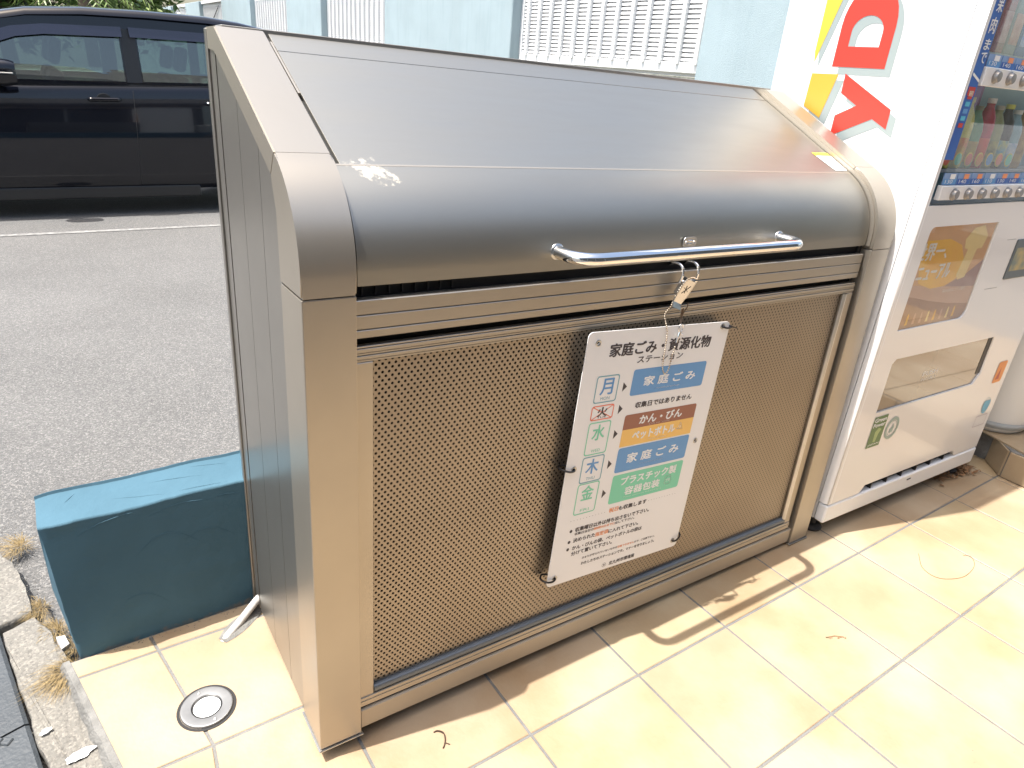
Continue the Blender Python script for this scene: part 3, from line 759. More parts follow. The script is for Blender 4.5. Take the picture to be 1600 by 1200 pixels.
# emblem: ring with a five-petal flower; recycling mark and plastic mark
cx, cy = .1610, -.5635
flat(b, [(cx + .0058 * math.cos(R(a)), cy + .0058 * math.sin(R(a))) for a in range(0, 360, 15)], CI['ink'], 0, [[(cx + .0050 * math.cos(R(a)), cy + .0050 * math.sin(R(a))) for a in range(0, 360, 15)]])
flat(b, [(cx + (.0036 if k % 2 == 0 else .0016) * math.cos(R(90 + 36 * k)), cy + (.0036 if k % 2 == 0 else .0016) * math.sin(R(90 + 36 * k))) for k in range(10)], CI['ink'])
cx, cy = .3110, -.2385
tri = lambda s_: [(cx + s_ * math.cos(R(90 + 120 * k)), cy + s_ * math.sin(R(90 + 120 * k))) for k in range(3)]
flat(b, tri(.0115), CI['p_white'], 0, [tri(.0080)]); lettering(b, '1', cx - .0010, cy - .0025, .002, .0055, SP, CI['p_white'], .0004)
cx, cy = .3110, -.3735
flat(b, rrect(cx - .010, cx + .010, cy - .0105, cy + .0105, .004), CI['p_white'], 0, [rrect(cx - .0084, cx + .0084, cy - .0089, cy + .0089, .003)]); lettering(b, 'プラ', cx - .0062, cy - .0040, .0124, .0075, SP, CI['p_white'], .0004)
b.build('sign_lettering', COLS, sg, smooth=False, recalc=False)
# cable ties through four of the eyelets
for (u, v, du, dv, out) in ((.3734, .0095, .030, .004, 1), (.0200, .2905, -.030, -.003, 1), (.3790, .5560, .026, -.012, 1), (.0190, .5560, -.028, .002, 1)):
    b = MB()
    b.tube(catmull([(u, .004, -v), (u, -.0035, -v - .001), (u + du * .35, -.0065, -v - dv * .3 - .002), (u + du * .8, -.004, -v - dv * .8), (u + du, .010, -v - dv), (u + du * .6, .022, -v - dv * .6), (u, .012, -v)], 5), .0022, 7)
    if u > .37 and v < .1:
        b.box(-.004, .004, -.003, .003, -.0025, .0025, .001, 1, mtx=Matrix.Translation((u + du * .8, -.004, -v - .001)) @ Matrix.Rotation(.3, 4, 'Y')); b.tube([(u + du * .8, -.004, -v), (u + du * 1.5, -.006, -v - .006)], .0011, 6)
    b.build('cable_tie', 'tie', sg)

# ------------------------------------------------------------------ recessed ground light
ul = empty('ground_light', (.066, .093, 0), (0, 0, R(-8)), 'round stainless steel light set flush in the tiled floor', 'ground light')
b = MB(); b.lathe([(.026, -.004), (.028, .0034), (.030, .0046), (.046, .0052), (.0485, .0046), (.050, .0012), (.050, -.006)], 48); b.build('steel_ring', mat('satin_ring', (.29, .295, .30), .45, .8, var=.1, vscale=60), ul, ang=40)
b = MB(); b.lathe([(0, .0010), (.0262, .0010), (.0272, -.004), (0, -.004)], 40); b.build('glass_lens', mat('frosted_lens', (.72, .74, .74), .08, 0, spec=.8, coat=1), ul)
b = MB(); b.lathe([(.0262, .0012), (.0264, .0040), (.0290, .0052), (.0292, .0030)], 40, cap=False); b.build('lens_seal', 'plastic', ul)
b = MB(); b.lathe([(.0505, -.004), (.0505, .0006), (.056, .0006), (.057, -.004)], 40); b.build('gasket_ring', 'dark', ul)
for a in (108, 288): b = MB(); b.lathe([(0, .0052), (.0026, .0052), (.0028, .0062), (.0012, .0066), (0, .0060)], 12, (.040 * math.cos(R(a)), .040 * math.sin(R(a)), 0)); b.build('screw', 'steel', ul)

# ------------------------------------------------------------------ conduit coming out by the box's back corner
b = MB(); pts = catmull([(.275, .330, .045), (.236, .316, .036), (.205, .302, .020), (.180, .288, .008), (.155, .272, .001), (.135, .258, -.008)], 14)
b.tube(pts, [.0085 * (1 + .09 * (k % 2)) for k in range(len(pts))], 14)
cd = b.build('cable_conduit', mat('off_white_conduit', (.50, .49, .46), .7, var=.3, vscale=60), ang=80); tag(cd, 'white corrugated conduit running into the tiles behind the box corner', 'conduit')
b = MB(); rows = []
for k in range(9):
    t = k / 8; c = pts[int(18 + t * (len(pts) - 19))]; wd_ = .010 + .012 * math.sin(math.pi * t * .9 + .2)
    rows.append([(c.x + s_ * wd_ * .5, c.y - s_ * wd_ * .9, max(.0006, .008 * (1 - s_ * s_) * (1 - t * .7) + noise.noise(Vector((c.x * 200, s_ * 3, t * 4))) * .001)) for s_ in (-1, -.7, -.3, 0, .3, .7, 1)])
b.grid(rows); b.build('cement_haunch', 'cement', cd, ang=70)
b = MB(); rows = [[(.235 + .028 * math.cos(R(a)) * s_, .318 + .016 * math.sin(R(a)) * s_, .0005 + .016 * (1 - s_) ** .6 + .003 * noise.noise(Vector((a * .05, s_ * 5, 1)))) for a in range(0, 360, 20)] for s_ in (1, .8, .6, .4, .2, .02)]
b.grid(rows, closed=True); tag(b.build('mortar_lump', 'cement'), 'rough mortar lump at the foot of the box corner', 'mortar')

# ------------------------------------------------------------------ vending machine
VR = R(-2.6)
vm = empty('vending_machine', (1.7517, -.157, 0), (0, 0, VR), 'white drinks vending machine standing right of the refuse box', 'vending machine')
VW, VH = .872, 1.83
b = MB(); b.prism([(0, .0015), (0, .503), (VW, .503), (VW, .0015), (VW - .009, .0015), (VW - .009, .082), (.009, .082), (.009, .0015)], .055, VH, 'z'); cab = b.build('cabinet', 'white_metal', vm)
FY = -.030
def VP(v): return (v.x, v.y if False else FY, v.z)
# door slab with display, advert and flap openings
def door_map(v):
    """flat x,z plate -> door with rounded vertical edges"""
    x, z, t = v.x, v.y, v.z            # t: -.5..+.5 thickness
    return (x, FY + .0105 + t, z)
dw = [(.016, VW - .014, .990, 1.72), (.060, .412, .662, .945), (.092, .668, .408, .575)]
disp = rrect(.016, .780, .995, 1.72, .004); ad = [(.070, .663), (.395, .661), (.403, .668), (.413, .690), (.413, .939), (.080, .944), (.068, .942), (.062, .932), (.062, .672)]
ad = rrect(.064, .411, .662, .942, [.003, .018, .003, .030], 6)
fl_ = rrect(.096, .666, .407, .571, [.004, .028, .003, .020], 6)
fl_ = [(.0985, .408), (.640, .405), (.667, .440), (.664, .568), (.110, .574), (.096, .560)]
dbot = [(.0, .118), (.150, .108), (.176, .140), (.700, .138), (.706, .104), (VW, .103)]
dbot = [(.004, .118), (.156, .118), (.176, .142), (.698, .142), (.716, .118), (VW - .004, .118)]
outer_d = [(.004, .118)] + dbot[1:] + [(VW - .004, VH - .004), (.004, VH - .004)]
def pick(v): return (v.x, FY + .009 + v.z, v.y)
door = plate('door', [outer_d, disp, ad, fl_], .018, pick, 'door_white', vm)
# rounded door edges
for s_ in (0, 1):
    b = MB(); n_ = 8; pr = []
    xc = .016 if s_ == 0 else VW - .016
    prof_ = [(-.0, 0.0)]
    pts = [(.004, -.0005)] if False else []
    for k in range(n_ + 1):
        t = R(90 * k / n_); pts.append((.016 - .018 * math.cos(t), -.012 - (.0184) * math.sin(t)))
    pts = [(-.002, -.002)] + pts + [(.016, -.002)]
    if s_: pts = [(VW - x, y) for x, y in pts][::-1]
    b.prism(pts, .118, VH - .004, 'z'); b.build('door_edge', 'white_metal', door, ang=50)
b = MB(); b.box(.002, VW - .002, -.024, .002, .118, .985); b.bm.free(); b = MB()
# inner door back so nothing shows through
b.box(.010, VW - .010, -.0105, -.0010, .150, .405); b.box(.010, VW - .01, -.0105, -.001, .576, .660); b.box(.010, .0625, -.0105, -.001, .40, .99); b.box(.67, VW - .01, -.0105, -.001, .40, .99); b.build('door_liner', 'white_metal', door)
# skirt
b = MB(); b.box(-.001, VW + .001, -.0320, .0012, .052, .1145, .007, 3); b.build('base_skirt', 'white_metal', vm, ang=40)
b = MB(); b.box(.15, .72, -.012, .0, .112, .145); b.build('vent_slot', 'dark', vm)
b = MB()
for k in range(6): b.box(.22 + k * .085, .224 + k * .085, -.027, -.012, .116, .141)
b.box(.43, .452, -.0332, -.031, .093, .097); b.build('vent_fin', 'plastic', vm)
for x, y in ((.035, .02), (VW - .035, .02), (.035, .46), (VW - .035, .46)):
    b = MB(); b.lathe([(0, .001), (.030, .001), (.032, .008), (.024, .014), (.012, .018), (.012, .056), (0, .056)], 20, (x, y, 0)); b.build('foot', 'rubber', vm)
# side logo, read from the ground up
def SD(y, z, l=0): return (-.0006 - .0003 * l, y, z)
LM = ['p_logo_red', 'p_logo_yellow', 'p_logo_amber', 'p_logo_grey', 'p_white']
M['p_logo_red'] = mat('logo_red', (.52, .04, .025), .35); M['p_logo_yellow'] = mat('logo_yellow', (.62, .46, .05), .35); M['p_logo_amber'] = mat('logo_amber', (.60, .33, .04), .35); M['p_logo_grey'] = mat('logo_grey', (.28, .33, .33), .35)
b = MB()
def arc(cy, cz, ry, rz_, a0, a1, n=14): return [(cy + ry * math.cos(R(a0 + (a1 - a0) * k / n)), cz + rz_ * math.sin(R(a0 + (a1 - a0) * k / n))) for k in range(n + 1)]
def letter_D(z0, mi, l, dy=0, dz=0):
    o_ = [(.3225 + dy, z0 + dz), (.1735 + dy, z0 + dz)] + [(p[0] + dy, p[1] + dz) for p in arc(.248, z0 + .095, .0745, .098, 180, 0)][::1]
    h_ = [(.2900 + dy, z0 + .048 + dz), (.2045 + dy, z0 + .048 + dz)] + [(p[0] + dy, p[1] + dz) for p in arc(.2472, z0 + .082, .0430, .0370, 180, 0)]
    me = curve_mesh([o_, h_]); V = [b.bm.verts.new(SD(v.co.x, v.co.y, l)) for v in me.vertices]
    for p in me.polygons: b.bm.faces.new([V[i] for i in p.vertices]).material_index = mi
    bpy.data.meshes.remove(me)
def poly(pts, mi, l, dy=0, dz=0): b.bm.faces.new([b.bm.verts.new(SD(y + dy, z + dz, l)) for y, z in pts]).material_index = mi
def fillp(pts, mi, l, dy=0, dz=0):
    me = curve_mesh([[(y + dy, z + dz) for y, z in pts]]); V = [b.bm.verts.new(SD(v.co.x, v.co.y, l)) for v in me.vertices]
    for p in me.polygons: b.bm.faces.new([V[i] for i in p.vertices]).material_index = mi
    bpy.data.meshes.remove(me)
Y_ = [(.2768, 1.2772), (.1265, 1.2020), (.1256, 1.1561), (.1696, 1.1765), (.2513, 1.1367), (.2768, 1.1250), (.2775, 1.1755), (.2225, 1.2040), (.2760, 1.2311)]
for l, mi, dy, dz in ((0, 3, -.020, -.018), (2, 0, 0, 0)):
    for z0 in (1.2925, .895): letter_D(z0, mi, l, dy, dz)
    fillp(Y_, mi, l, dy, dz)
    me = curve_mesh([arc(.248, 1.575, .0745, .075, 0, 345, 22), arc(.248, 1.575, .042, .042, 0, 345, 22)]); V = [b.bm.verts.new(SD(v.co.x + dy, v.co.y + dz, l)) for v in me.vertices]
    for p in me.polygons: b.bm.faces.new([V[i] for i in p.vertices]).material_index = mi
    bpy.data.meshes.remove(me)
yl1 = [(.3781, 1.4482), (.3388, 1.4472), (.3700, 1.3310), (.3830, 1.2990), (.3851, 1.3272)]
yl1 = [(.385, 1.52), (.318, 1.52), (.3388, 1.4472), (.3798, 1.3013), (.3851, 1.3272)]
fillp(yl1, 3, 0, -.014, -.012); fillp(yl1, 1, 2)
yl2 = [(.3780, 1.2735), (.2968, 1.2747), (.3229, 1.1651), (.3805, 1.1912)]
fillp(yl2, 3, 0, -.020, -.014); fillp(yl2, 2, 2)
b.build('side_logo', LM, vm, smooth=False, recalc=False)

# display cavity and contents
DY = .075
b = MB(); b.box(.010, .786, DY, DY + .004, .985, 1.73, mi=0)
b.box(.010, .016, -.011, DY, .985, 1.73, mi=1); b.box(.780, .786, -.011, DY, .985, 1.73, mi=1); b.box(.010, .786, -.011, DY, .987, .995, mi=1)
M['disp_back'] = mat('blue_display_back', (.12, .28, .38), .6, col2=(.20, .36, .42), vscale=7)
b.build('display_case', ['disp_back', 'white_metal'], vm)
b = MB(); b.box(.020, .776, .006, DY, 1.070, 1.078); b.box(.020, .776, .006, DY, 1.338, 1.346); b.build('display_shelf', mat('shelf_plastic', (.35, .38, .40), .3), vm)
# blue printed strip down the left of the window
def FP(x, z, l=0): return (x, FY - .0012 - .0002 * l, z)
def frect(b, x0, x1, z0, z1, mi, l=0): b.bm.faces.new([b.bm.verts.new(FP(x, z, l)) for x, z in ((x0, z0), (x1, z0), (x1, z1), (x0, z1))]).material_index = mi
M['strip_blue'] = mat('blue_strip_print', (.03, .17, .52), .35, col2=(.02, .07, .34), vscale=3)
b = MB(); b.box(.0165, .0555, FY - .0006, FY + .004, 1.105, 1.719); b.build('blue_strip', 'strip_blue', vm)
b = MB()
for ch_, x, z, h in (('果', .026, 1.418, .034), ('肉', .024, 1.376, .032), ('ま', .025, 1.343, .022), ('で', .026, 1.316, .022)): lettering(b, ch_, x, z, .024, h, FP, 0, .0006)
for k in range(5):
    frect(b, .026, .046, 1.178 + k * .0155, 1.188 + k * .0155, (3, 2, 4, 2, 4)[k] if k < 4 else 3, 1)
lettering(b, '新発売', .028, 1.246, .018, .012, FP, 1, .0003)
frect(b, .020, .050, 1.2475, 1.266, 3, 0)
b.bm.faces.new([b.bm.verts.new(FP(x, z)) for x, z in ((.018, 1.290), (.054, 1.276), (.054, 1.282), (.018, 1.296))]).material_index = 0
b.build('strip_lettering', ['p_white', mat('cream_print', (.8, .75, .6), .5), mat('cyan_print', (.10, .45, .62), .5), 'p_logo_red', 'p_blue'], vm, smooth=False, recalc=False)
# button bars, buttons, price tags
for (x0, x1, z0, z1, first, n_, bz, dy_) in ((.044, .780, 1.0095, 1.0445, .1035, 10, 1.0235, 0), (.064, .780, 1.2705, 1.311, .113, 9, 1.2925, 0)):
    b = MB(); b.box(x0, x1, FY - .004, FY + .010, z0, z1, .0015, 1); bar = b.build('button_bar', 'door_white', vm)
    for k in range(n_):
        x = first + k * .0675
        b = MB(); b.lathe([(.0150, 0), (.0150, -.002), (.0128, -.003), (.0122, -.0085), (.0108, -.0105), (0, -.0108)], 20, (x, FY - .004, bz), axis='y'); b.build('push_button', 'btn' if 'btn' in M else M.setdefault('btn', mat('grey_button', (.30, .29, .28), .25, .4)), bar)
for (x0, z0, z1, n_) in ((.047, 1.0455, 1.0735, 11), (.067, 1.3115, 1.3385, 10)):
    for k in range(n_):
        xa = x0 + k * .0655; b = MB()
        def q(x_0, x_1, z_0, z_1, y, mi): b.quad((x_0, y, z_0), (x_1, y, z_0), (x_1, y, z_1), (x_0, y, z_1), mi=mi)
        b.box(xa + .002, xa + .0625, FY + .003, FY + .005, z0, z1, mi=0)
        q(xa + .002, xa + .0625, z0 + .0005, z0 + (z1 - z0) * .52, FY + .0024, 1); q(xa + .028, xa + .052, z0 + (z1 - z0) * .50, z1 - .002, FY + .0020, 2 if k % 3 else 3)
        def PP(x, z, l=0): return (x, FY + .0016, z)
        lettering(b, ('130', '140', '160', '110')[k % 4], xa + .010, z0 + .0035, .034, .009, PP, 3)
        b.build('price_tag', [mat('tag_blue%d' % (0), (.22, .34, .58), .4) if not bpy.data.materials.get('tag_blue0') else bpy.data.materials['tag_blue0'], M['strip_blue'] if k % 3 else M['p_blue'], 'p_orange', 'p_white'], vm, smooth=False)
b = MB(); b.box(.012, .784, FY + .002, FY + .012, 1.722, 1.74); b.build('window_header', 'white_metal', vm)
# window pane
def clear_glass(name, col, mixf):
    m = bpy.data.materials.new(name); m.use_nodes = True; n = m.node_tree; n.nodes.clear()
    out = n.nodes.new('ShaderNodeOutputMaterial'); tr = n.nodes.new('ShaderNodeBsdfTransparent'); gl = n.nodes.new('ShaderNodeBsdfGlossy'); mx = n.nodes.new('ShaderNodeMixShader'); fr = n.nodes.new('ShaderNodeLayerWeight'); pw = n.nodes.new('ShaderNodeMath'); pw.operation = 'POWER'; pw.inputs[1].default_value = 5
    tr.inputs[0].default_value = (*col, 1); gl.inputs['Roughness'].default_value = .01; gl.inputs[0].default_value = (1, 1, 1, 1)
    a = n.nodes.new('ShaderNodeMath'); a.operation = 'MULTIPLY_ADD'; a.inputs[1].default_value = .95 - mixf; a.inputs[2].default_value = mixf
    n.links.new(fr.outputs['Facing'], pw.inputs[0]); n.links.new(pw.outputs[0], a.inputs[0]); n.links.new(a.outputs[0], mx.inputs[0]); n.links.new(tr.outputs[0], mx.inputs[1]); n.links.new(gl.outputs[0], mx.inputs[2]); n.links.new(mx.outputs[0], out.inputs[0])
    return m
M['pane'] = clear_glass('window_pane', (.93, .95, .95), .09)
b = MB(); b.box(.058, .778, FY + .0065, FY + .0085, 1.075, 1.718); b.build('display_pane', 'pane', vm)

# drinks standing on the display shelves
def drink(name, x, z, h, r, cols, label, pack=False):
    o = bpy.data.objects.new(name, None); COL.objects.link(o)
    o.matrix_world = Matrix.Translation((1.7517, -.157, 0)) @ Matrix.Rotation(VR, 4, 'Z') @ Matrix.Translation((x, .036, z))
    tag(o, label, 'drink', 'drinks in the vending machine window')
    b = MB()
    if pack: b.box(-r, r, -.016, .016, 0, h, .004, 2)
    else: b.lathe([(0, 0), (r * .9, 0), (r, .006), (r, h * .62), (r * .85, h * .74), (r * .42, h * .88), (r * .4, h * .93)], 20)
    b.build('bottle_body', mat('drink_body_' + name, cols[0], .25, var=.3, vscale=40), o)
    b = MB()
    if pack: b.box(-r * .8, r * .8, -.0172, -.0155, h * .15, h * .6, .0004, 1)
    else: b.lathe([(r * 1.015, h * .10), (r * 1.02, h * .12), (r * 1.02, h * .42), (r * 1.015, h * .44)], 20)
    b.build('label_band', mat('drink_label_' + name, cols[1], .3, col2=cols[2], vscale=45), o)
    if not pack: b = MB(); b.lathe([(r * .46, h * .93), (r * .46, h), (0, h)], 14); b.build('cap', mat('drink_cap_' + name, cols[3], .4), o)
YG = (.78, .74, .22); RD = (.72, .12, .06)
for k, (cols, lab) in enumerate((((YG, RD, (.6, .45, .1), YG), 'first yellow-green drink bottle with red label, lower shelf, leftmost'), ((YG, RD, (.62, .5, .12), (.6, .55, .2)), 'second yellow-green drink bottle with red label, lower shelf'),
        (((.16, .38, .24), (.30, .20, .08), (.5, .4, .1), (.2, .2, .15)), 'dark green drink bottle between yellow-green and red ones'), (((.50, .03, .08), (.62, .05, .05), (.6, .1, .03), (.75, .7, .7)), 'deep red drink bottle with white cap on lower shelf'),
        (((.34, .38, .18), (.52, .50, .14), (.10, .10, .06), (.4, .4, .35)), 'olive drink bottle right of the deep red one'), (((.02, .02, .03), (.60, .55, .05), (.05, .30, .55), (.7, .7, .1)), 'black drink bottle with yellow and blue label'), (((.3, .5, .6), (.05, .25, .55), (.8, .8, .8), (.8, .8, .8)), 'pale blue water bottle on lower shelf'),
        (((.4, .25, .1), (.5, .35, .1), (.2, .1, .05), (.1, .1, .1)), 'brown tea bottle on lower shelf, far right'))):
    drink('drink_bottle', .128 + k * .0525, 1.079, (.165, .168, .150, .17, .155, .16, .148, .162)[k], .0235, cols, lab)
for k, (cols, lab) in enumerate(((((.30, .31, .27), (.72, .62, .06), (.72, .62, .06), RD), 'grey pouch drink with yellow pear shape on upper shelf'), (((.40, .06, .04), (.60, .30, .25), (.3, .02, .02), RD), 'red pouch drink on upper shelf'), (((.30, .28, .24), (.45, .1, .06), (.6, .3, .2), RD), 'beige pouch drink on upper shelf'), (((.05, .1, .3), (.5, .5, .6), (.1, .2, .6), RD), 'navy pouch drink on upper shelf'))):
    drink('drink_pouch', .135 + k * .058, 1.347, .15, .025, cols, lab, True)
b = MB()
for k, c in enumerate(range(4)): pass
b.bm.free()
for k in range(7):
    b = MB(); xt = .100 + k * .0525; b.lathe([(0, .0065), (.0175, .0065), (.0175, .0075), (0, .0075)], 20, (xt, 0, 1.102), axis='y'); tg = b.build('round_tag', (mat('tag_ring_yellow', (.78, .60, .08), .4) if k == 0 else bpy.data.materials['tag_ring_yellow']), vm)
    b = MB(); b.lathe([(0, .0055), (.0145, .0055), (.0145, .0064), (0, .0064)], 20, (xt, 0, 1.102), axis='y'); b.build('tag_face', ('p_red', 'p_green', 'p_red', 'orange_s', 'p_blue', 'p_red', 'p_green')[k], tg)
b = MB(); b.box(.235, .275, .060, .064, 1.079, 1.335); b.build('purple_card', mat('purple_card', (.22, .06, .22), .6), vm)

# advert panel behind its pane
M['ad_orange'] = mat('advert_orange', (.72, .45, .23), .3, col2=(.66, .39, .19), vscale=5); M['ad_brown'] = mat('advert_brown', (.34, .18, .11), .3, col2=(.42, .24, .15), vscale=6); M['ad_mauve'] = mat('advert_mauve', (.60, .40, .30), .3); M['ad_gold'] = mat('advert_gold', (.86, .56, .06), .3, col2=(.82, .46, .06), vscale=12); M['ad_foam'] = mat('advert_cream', (.85, .70, .32), .3)
AY = FY + .0060
b = MB()
def AP(x, z, l=0): return (x, AY - .0002 * l, z)
def afill(pts, mi, l):
    me = curve_mesh([pts]); V = [b.bm.verts.new(AP(v.co.x, v.co.y, l)) for v in me.vertices]
    for p in me.polygons: b.bm.faces.new([V[i] for i in p.vertices]).material_index = mi
    bpy.data.meshes.remove(me)
afill([(.055, .655), (.42, .655), (.42, .95), (.055, .95)], 0, 0)
afill([(.055, .655), (.42, .655), (.42, .705), (.30, .716), (.18, .735), (.10, .752), (.055, .757)], 1, 1)
afill([(.055, .757), (.10, .752), (.18, .735), (.30, .716), (.42, .705), (.42, .757), (.30, .765), (.20, .775), (.12, .782), (.055, .79)], 2, 1)
afill([(.42, .757), (.30, .765), (.24, .77), (.34, .80), (.42, .84)], 4, 1)
afill([(.08, .905), (.19, .905), (.26, .885), (.30, .84), (.29, .79), (.24, .772), (.17, .770), (.10, .79), (.075, .84)], 3, 2)
afill([(.27, .90), (.30, .93), (.35, .935), (.385, .905), (.375, .87), (.35, .87), (.335, .79), (.30, .785), (.285, .80), (.30, .87), (.28, .875)], 5, 3)
lettering(b, '世界一、', .045, .852, .150, .046, lambda x, y, l=0: AP(x, y, 4 + l), 6, .0018)
b_txt = [('リニューアル', .050, .797, .190, .042)]
for t, x, z, wd, h in b_txt: lettering(b, t, x, z, wd, h, lambda x, y, l=0: AP(x, y, 4 + l), 6, .0018)
for k in range(8): afill([(.10 + k * .034, .672), (.112 + k * .034, .672), (.110 + k * .034, .700 - .003 * (k % 3)), (.106 + k * .034, .706), (.102 + k * .034, .700)], (3, 2, 2, 5, 3, 2, 5, 3)[k], 2)
lettering(b, '深みのあるコクと香り', .24, .752, .12, .010, lambda x, y, l=0: AP(x, y, 5), 6)
ad_o = b.build('advert_panel', ['ad_orange', 'ad_brown', 'ad_mauve', 'ad_gold', mat('advert_plum', (.36, .21, .20), .3), 'ad_foam', 'p_white'], vm, smooth=False, recalc=False)
M['pane2'] = clear_glass('glossy_pane', (.95, .94, .92), .03)
b = MB(); b.box(.058, .418, FY + .0030, FY + .0040, .658, .948); b.build('advert_pane', 'pane2', vm)
b = MB(); b.box(.055, .42, FY + .0062, FY + .010, .655, .95); b.build('advert_backing', 'plastic', vm)
# delivery flap: smoked glossy flap
b = MB(); b.box(.092, .670, FY + .0050, FY + .0070, .401, .577); flp = b.build('delivery_flap', mat('smoked_flap', (.17, .145, .12), .05, 0, spec=1., coat=1.), vm)
b = MB(); b.box(.640, .668, FY + .0038, FY + .0048, .440, .573); b.build('flap_end', 'plastic', flp)
b = MB(); lettering(b, 'ゆっくり押して', .30, .470, .080, .012, lambda x, y, l=0: (x, FY + .0046, y)); lettering(b, 'PUSH', .30, .488, .080, .015, lambda x, y, l=0: (x, FY + .0046, y)); b.build('flap_lettering', 'p_white', flp, smooth=False)
b = MB(); b.box(.088, .672, FY + .012, FY + .0135, .40, .58); b.build('flap_backing', 'dark', vm)
# stickers and notices
b = MB(); G1 = [(.1005, .392), (.1670, .388), (.1885, .284)]
def fq(p, mi, l=0): b.bm.faces.new([b.bm.verts.new(FP(x, z, l)) for x, z in p]).material_index = mi
fq([(.1025, .288), (.170, .288), (.170, .392), (.1025, .392)], 0)
lettering(b, 'Green', .107, .374, .058, .013, lambda x, y, l=0: FP(x, y, 1 + l), 1, .0006); lettering(b, 'Power', .107, .357, .058, .013, lambda x, y, l=0: FP(x, y, 1 + l), 1, .0006)
fq([(.130, .305), (.142, .305), (.146, .330), (.156, .345), (.140, .352), (.126, .340)], 2, 1); lettering(b, 'JAPAN', .108, .2925, .056, .008, lambda x, y, l=0: FP(x, y, 1 + l), 1)
b.build('green_sticker', [mat('sticker_green', (.10, .19, .07), .4), 'p_white', mat('sticker_leaf', (.32, .42, .18), .4)], vm, smooth=False, recalc=False)
b = MB()
def ringp(cx, cz, ro, ri, mi, l=0):
    me = curve_mesh([[(cx + ro * math.cos(R(a)), cz + ro * 1.12 * math.sin(R(a))) for a in range(0, 360, 12)], [(cx + ri * math.cos(R(a)), cz + ri * 1.12 * math.sin(R(a))) for a in range(0, 360, 12)]]); V = [b.bm.verts.new(FP(v.co.x, v.co.y, l)) for v in me.vertices]
    for p in me.polygons: b.bm.faces.new([V[i] for i in p.vertices]).material_index = mi
    bpy.data.meshes.remove(me)
ringp(.2152, .335, .0340, .0255, 0); ringp(.2152, .335, .0225, .0212, 0)
fq([(.207, .318), (.222, .322), (.226, .337), (.217, .351), (.214, .338), (.205, .333)], 0)
b.build('round_sticker', [mat('sticker_grey_green', (.30, .40, .36), .4)], vm, smooth=False, recalc=False)
b = MB(); me_pts = rrect(.778, .836, .384, .462, .008)
fq(me_pts, 0); fq([(.790, .396), (.815, .396), (.806, .44)], 1, 1); b.build('orange_sticker', ['orange_s', mat('deep_red_print', (.45, .06, .03), .4)], vm, smooth=False, recalc=False)
b = MB(); fq([(.8053 + .024 * math.cos(R(a)), .299 + .034 * math.sin(R(a))) for a in range(150, 391, 20)], 0); ringp(.8053, .299, .0245, .0225, 1); b.build('blue_sticker', [mat('sticker_blue', (.12, .42, .62), .4), mat('sticker_line', (.4, .5, .5), .4)], vm, smooth=False, recalc=False)
b = MB(); me = curve_mesh([rrect(.7675, .8438, .2165, .2590, .001), rrect(.7690, .8423, .218, .2575, .001)]); V = [b.bm.verts.new(FP(v.co.x, v.co.y)) for v in me.vertices]
for p in me.polygons: b.bm.faces.new([V[i] for i in p.vertices])
bpy.data.meshes.remove(me); b.build('notice_frame', mat('notice_purple', (.28, .22, .27), .5), vm, smooth=False, recalc=False)
# coin and note panel at the right of the door
b = MB(); b.box(.560, .800, FY - .003, FY + .002, .765, .885, .004, 2); b.build('note_slot', mat('slot_grey', (.10, .12, .13), .3), vm)
b = MB(); b.box(.572, .70, FY - .0036, FY - .0028, .79, .86); b.build('note_picture', mat('slot_print', (.5, .38, .15), .4, col2=(.15, .2, .18), vscale=30), vm)
b = MB()
for (x0, x1, z) in ((.497, .549, .887), (.47, .545, .742)): b.box(x0, x1, FY - .0004, FY + .001, z, z + .0012)
b.build('panel_seam', 'slotline' if 'slotline' in M else M.setdefault('slotline', mat('seam_shadow', (.25, .25, .25), .6)), vm)

# ------------------------------------------------------------------ tiled step and white bin at the right
b = MB(); tone = []
st = MB(); st.prism([(2.815, -.215), (2.728, -.300), (2.724, -2.6), (5.4, -2.6), (5.4, .52), (2.815, .52)], -.02, .108, 'z'); st_o = st.build('tiled_step', 'cement')
tag(st_o, 'raised step faced with beige tiles right of the vending machine', 'step')
b = MB()
def tquad(p, th, mi=0):
    """tile lying on a face: corner points a,b,c,d"""
    p = [Vector(q) for q in p]; n_ = (p[1] - p[0]).cross(p[3] - p[0]).normalized()
    c = sum(p, Vector()) / 4
    ins = [q + ((p[(k + 1) % 4] - q).normalized() + (p[k - 1] - q).normalized()) * .0025 for k, q in enumerate(p)]
    ins2 = [q + ((p[(k + 1) % 4] - p[k]).normalized() + (p[k - 1] - p[k]).normalized()) * .0016 for k, q in enumerate(ins)]
    lo = [b.bm.verts.new(q) for q in ins]; mi_ = [b.bm.verts.new(q + n_ * (th - .0015)) for q in ins]; hi = [b.bm.verts.new(q + n_ * th) for q in ins2]
    for A_, B_ in ((lo, mi_), (mi_, hi)):
        for k in range(4): b.bm.faces.new([A_[k], A_[(k + 1) % 4], B_[(k + 1) % 4], B_[k]])
    b.bm.faces.new(hi)
tquad([(2.815, -.215, .0), (2.728, -.300, .0), (2.728, -.300, .108), (2.815, -.215, .108)], .006)
y = -.300
for k in range(7): tquad([(2.728, y, 0), (2.728, y - .2939, 0), (2.728, y - .2939, .108), (2.728, y, .108)], .006); y -= .2939
tops = [(2.728, 2.94), (2.94, 3.24), (3.24, 3.54), (3.54, 3.84), (3.84, 4.14)]
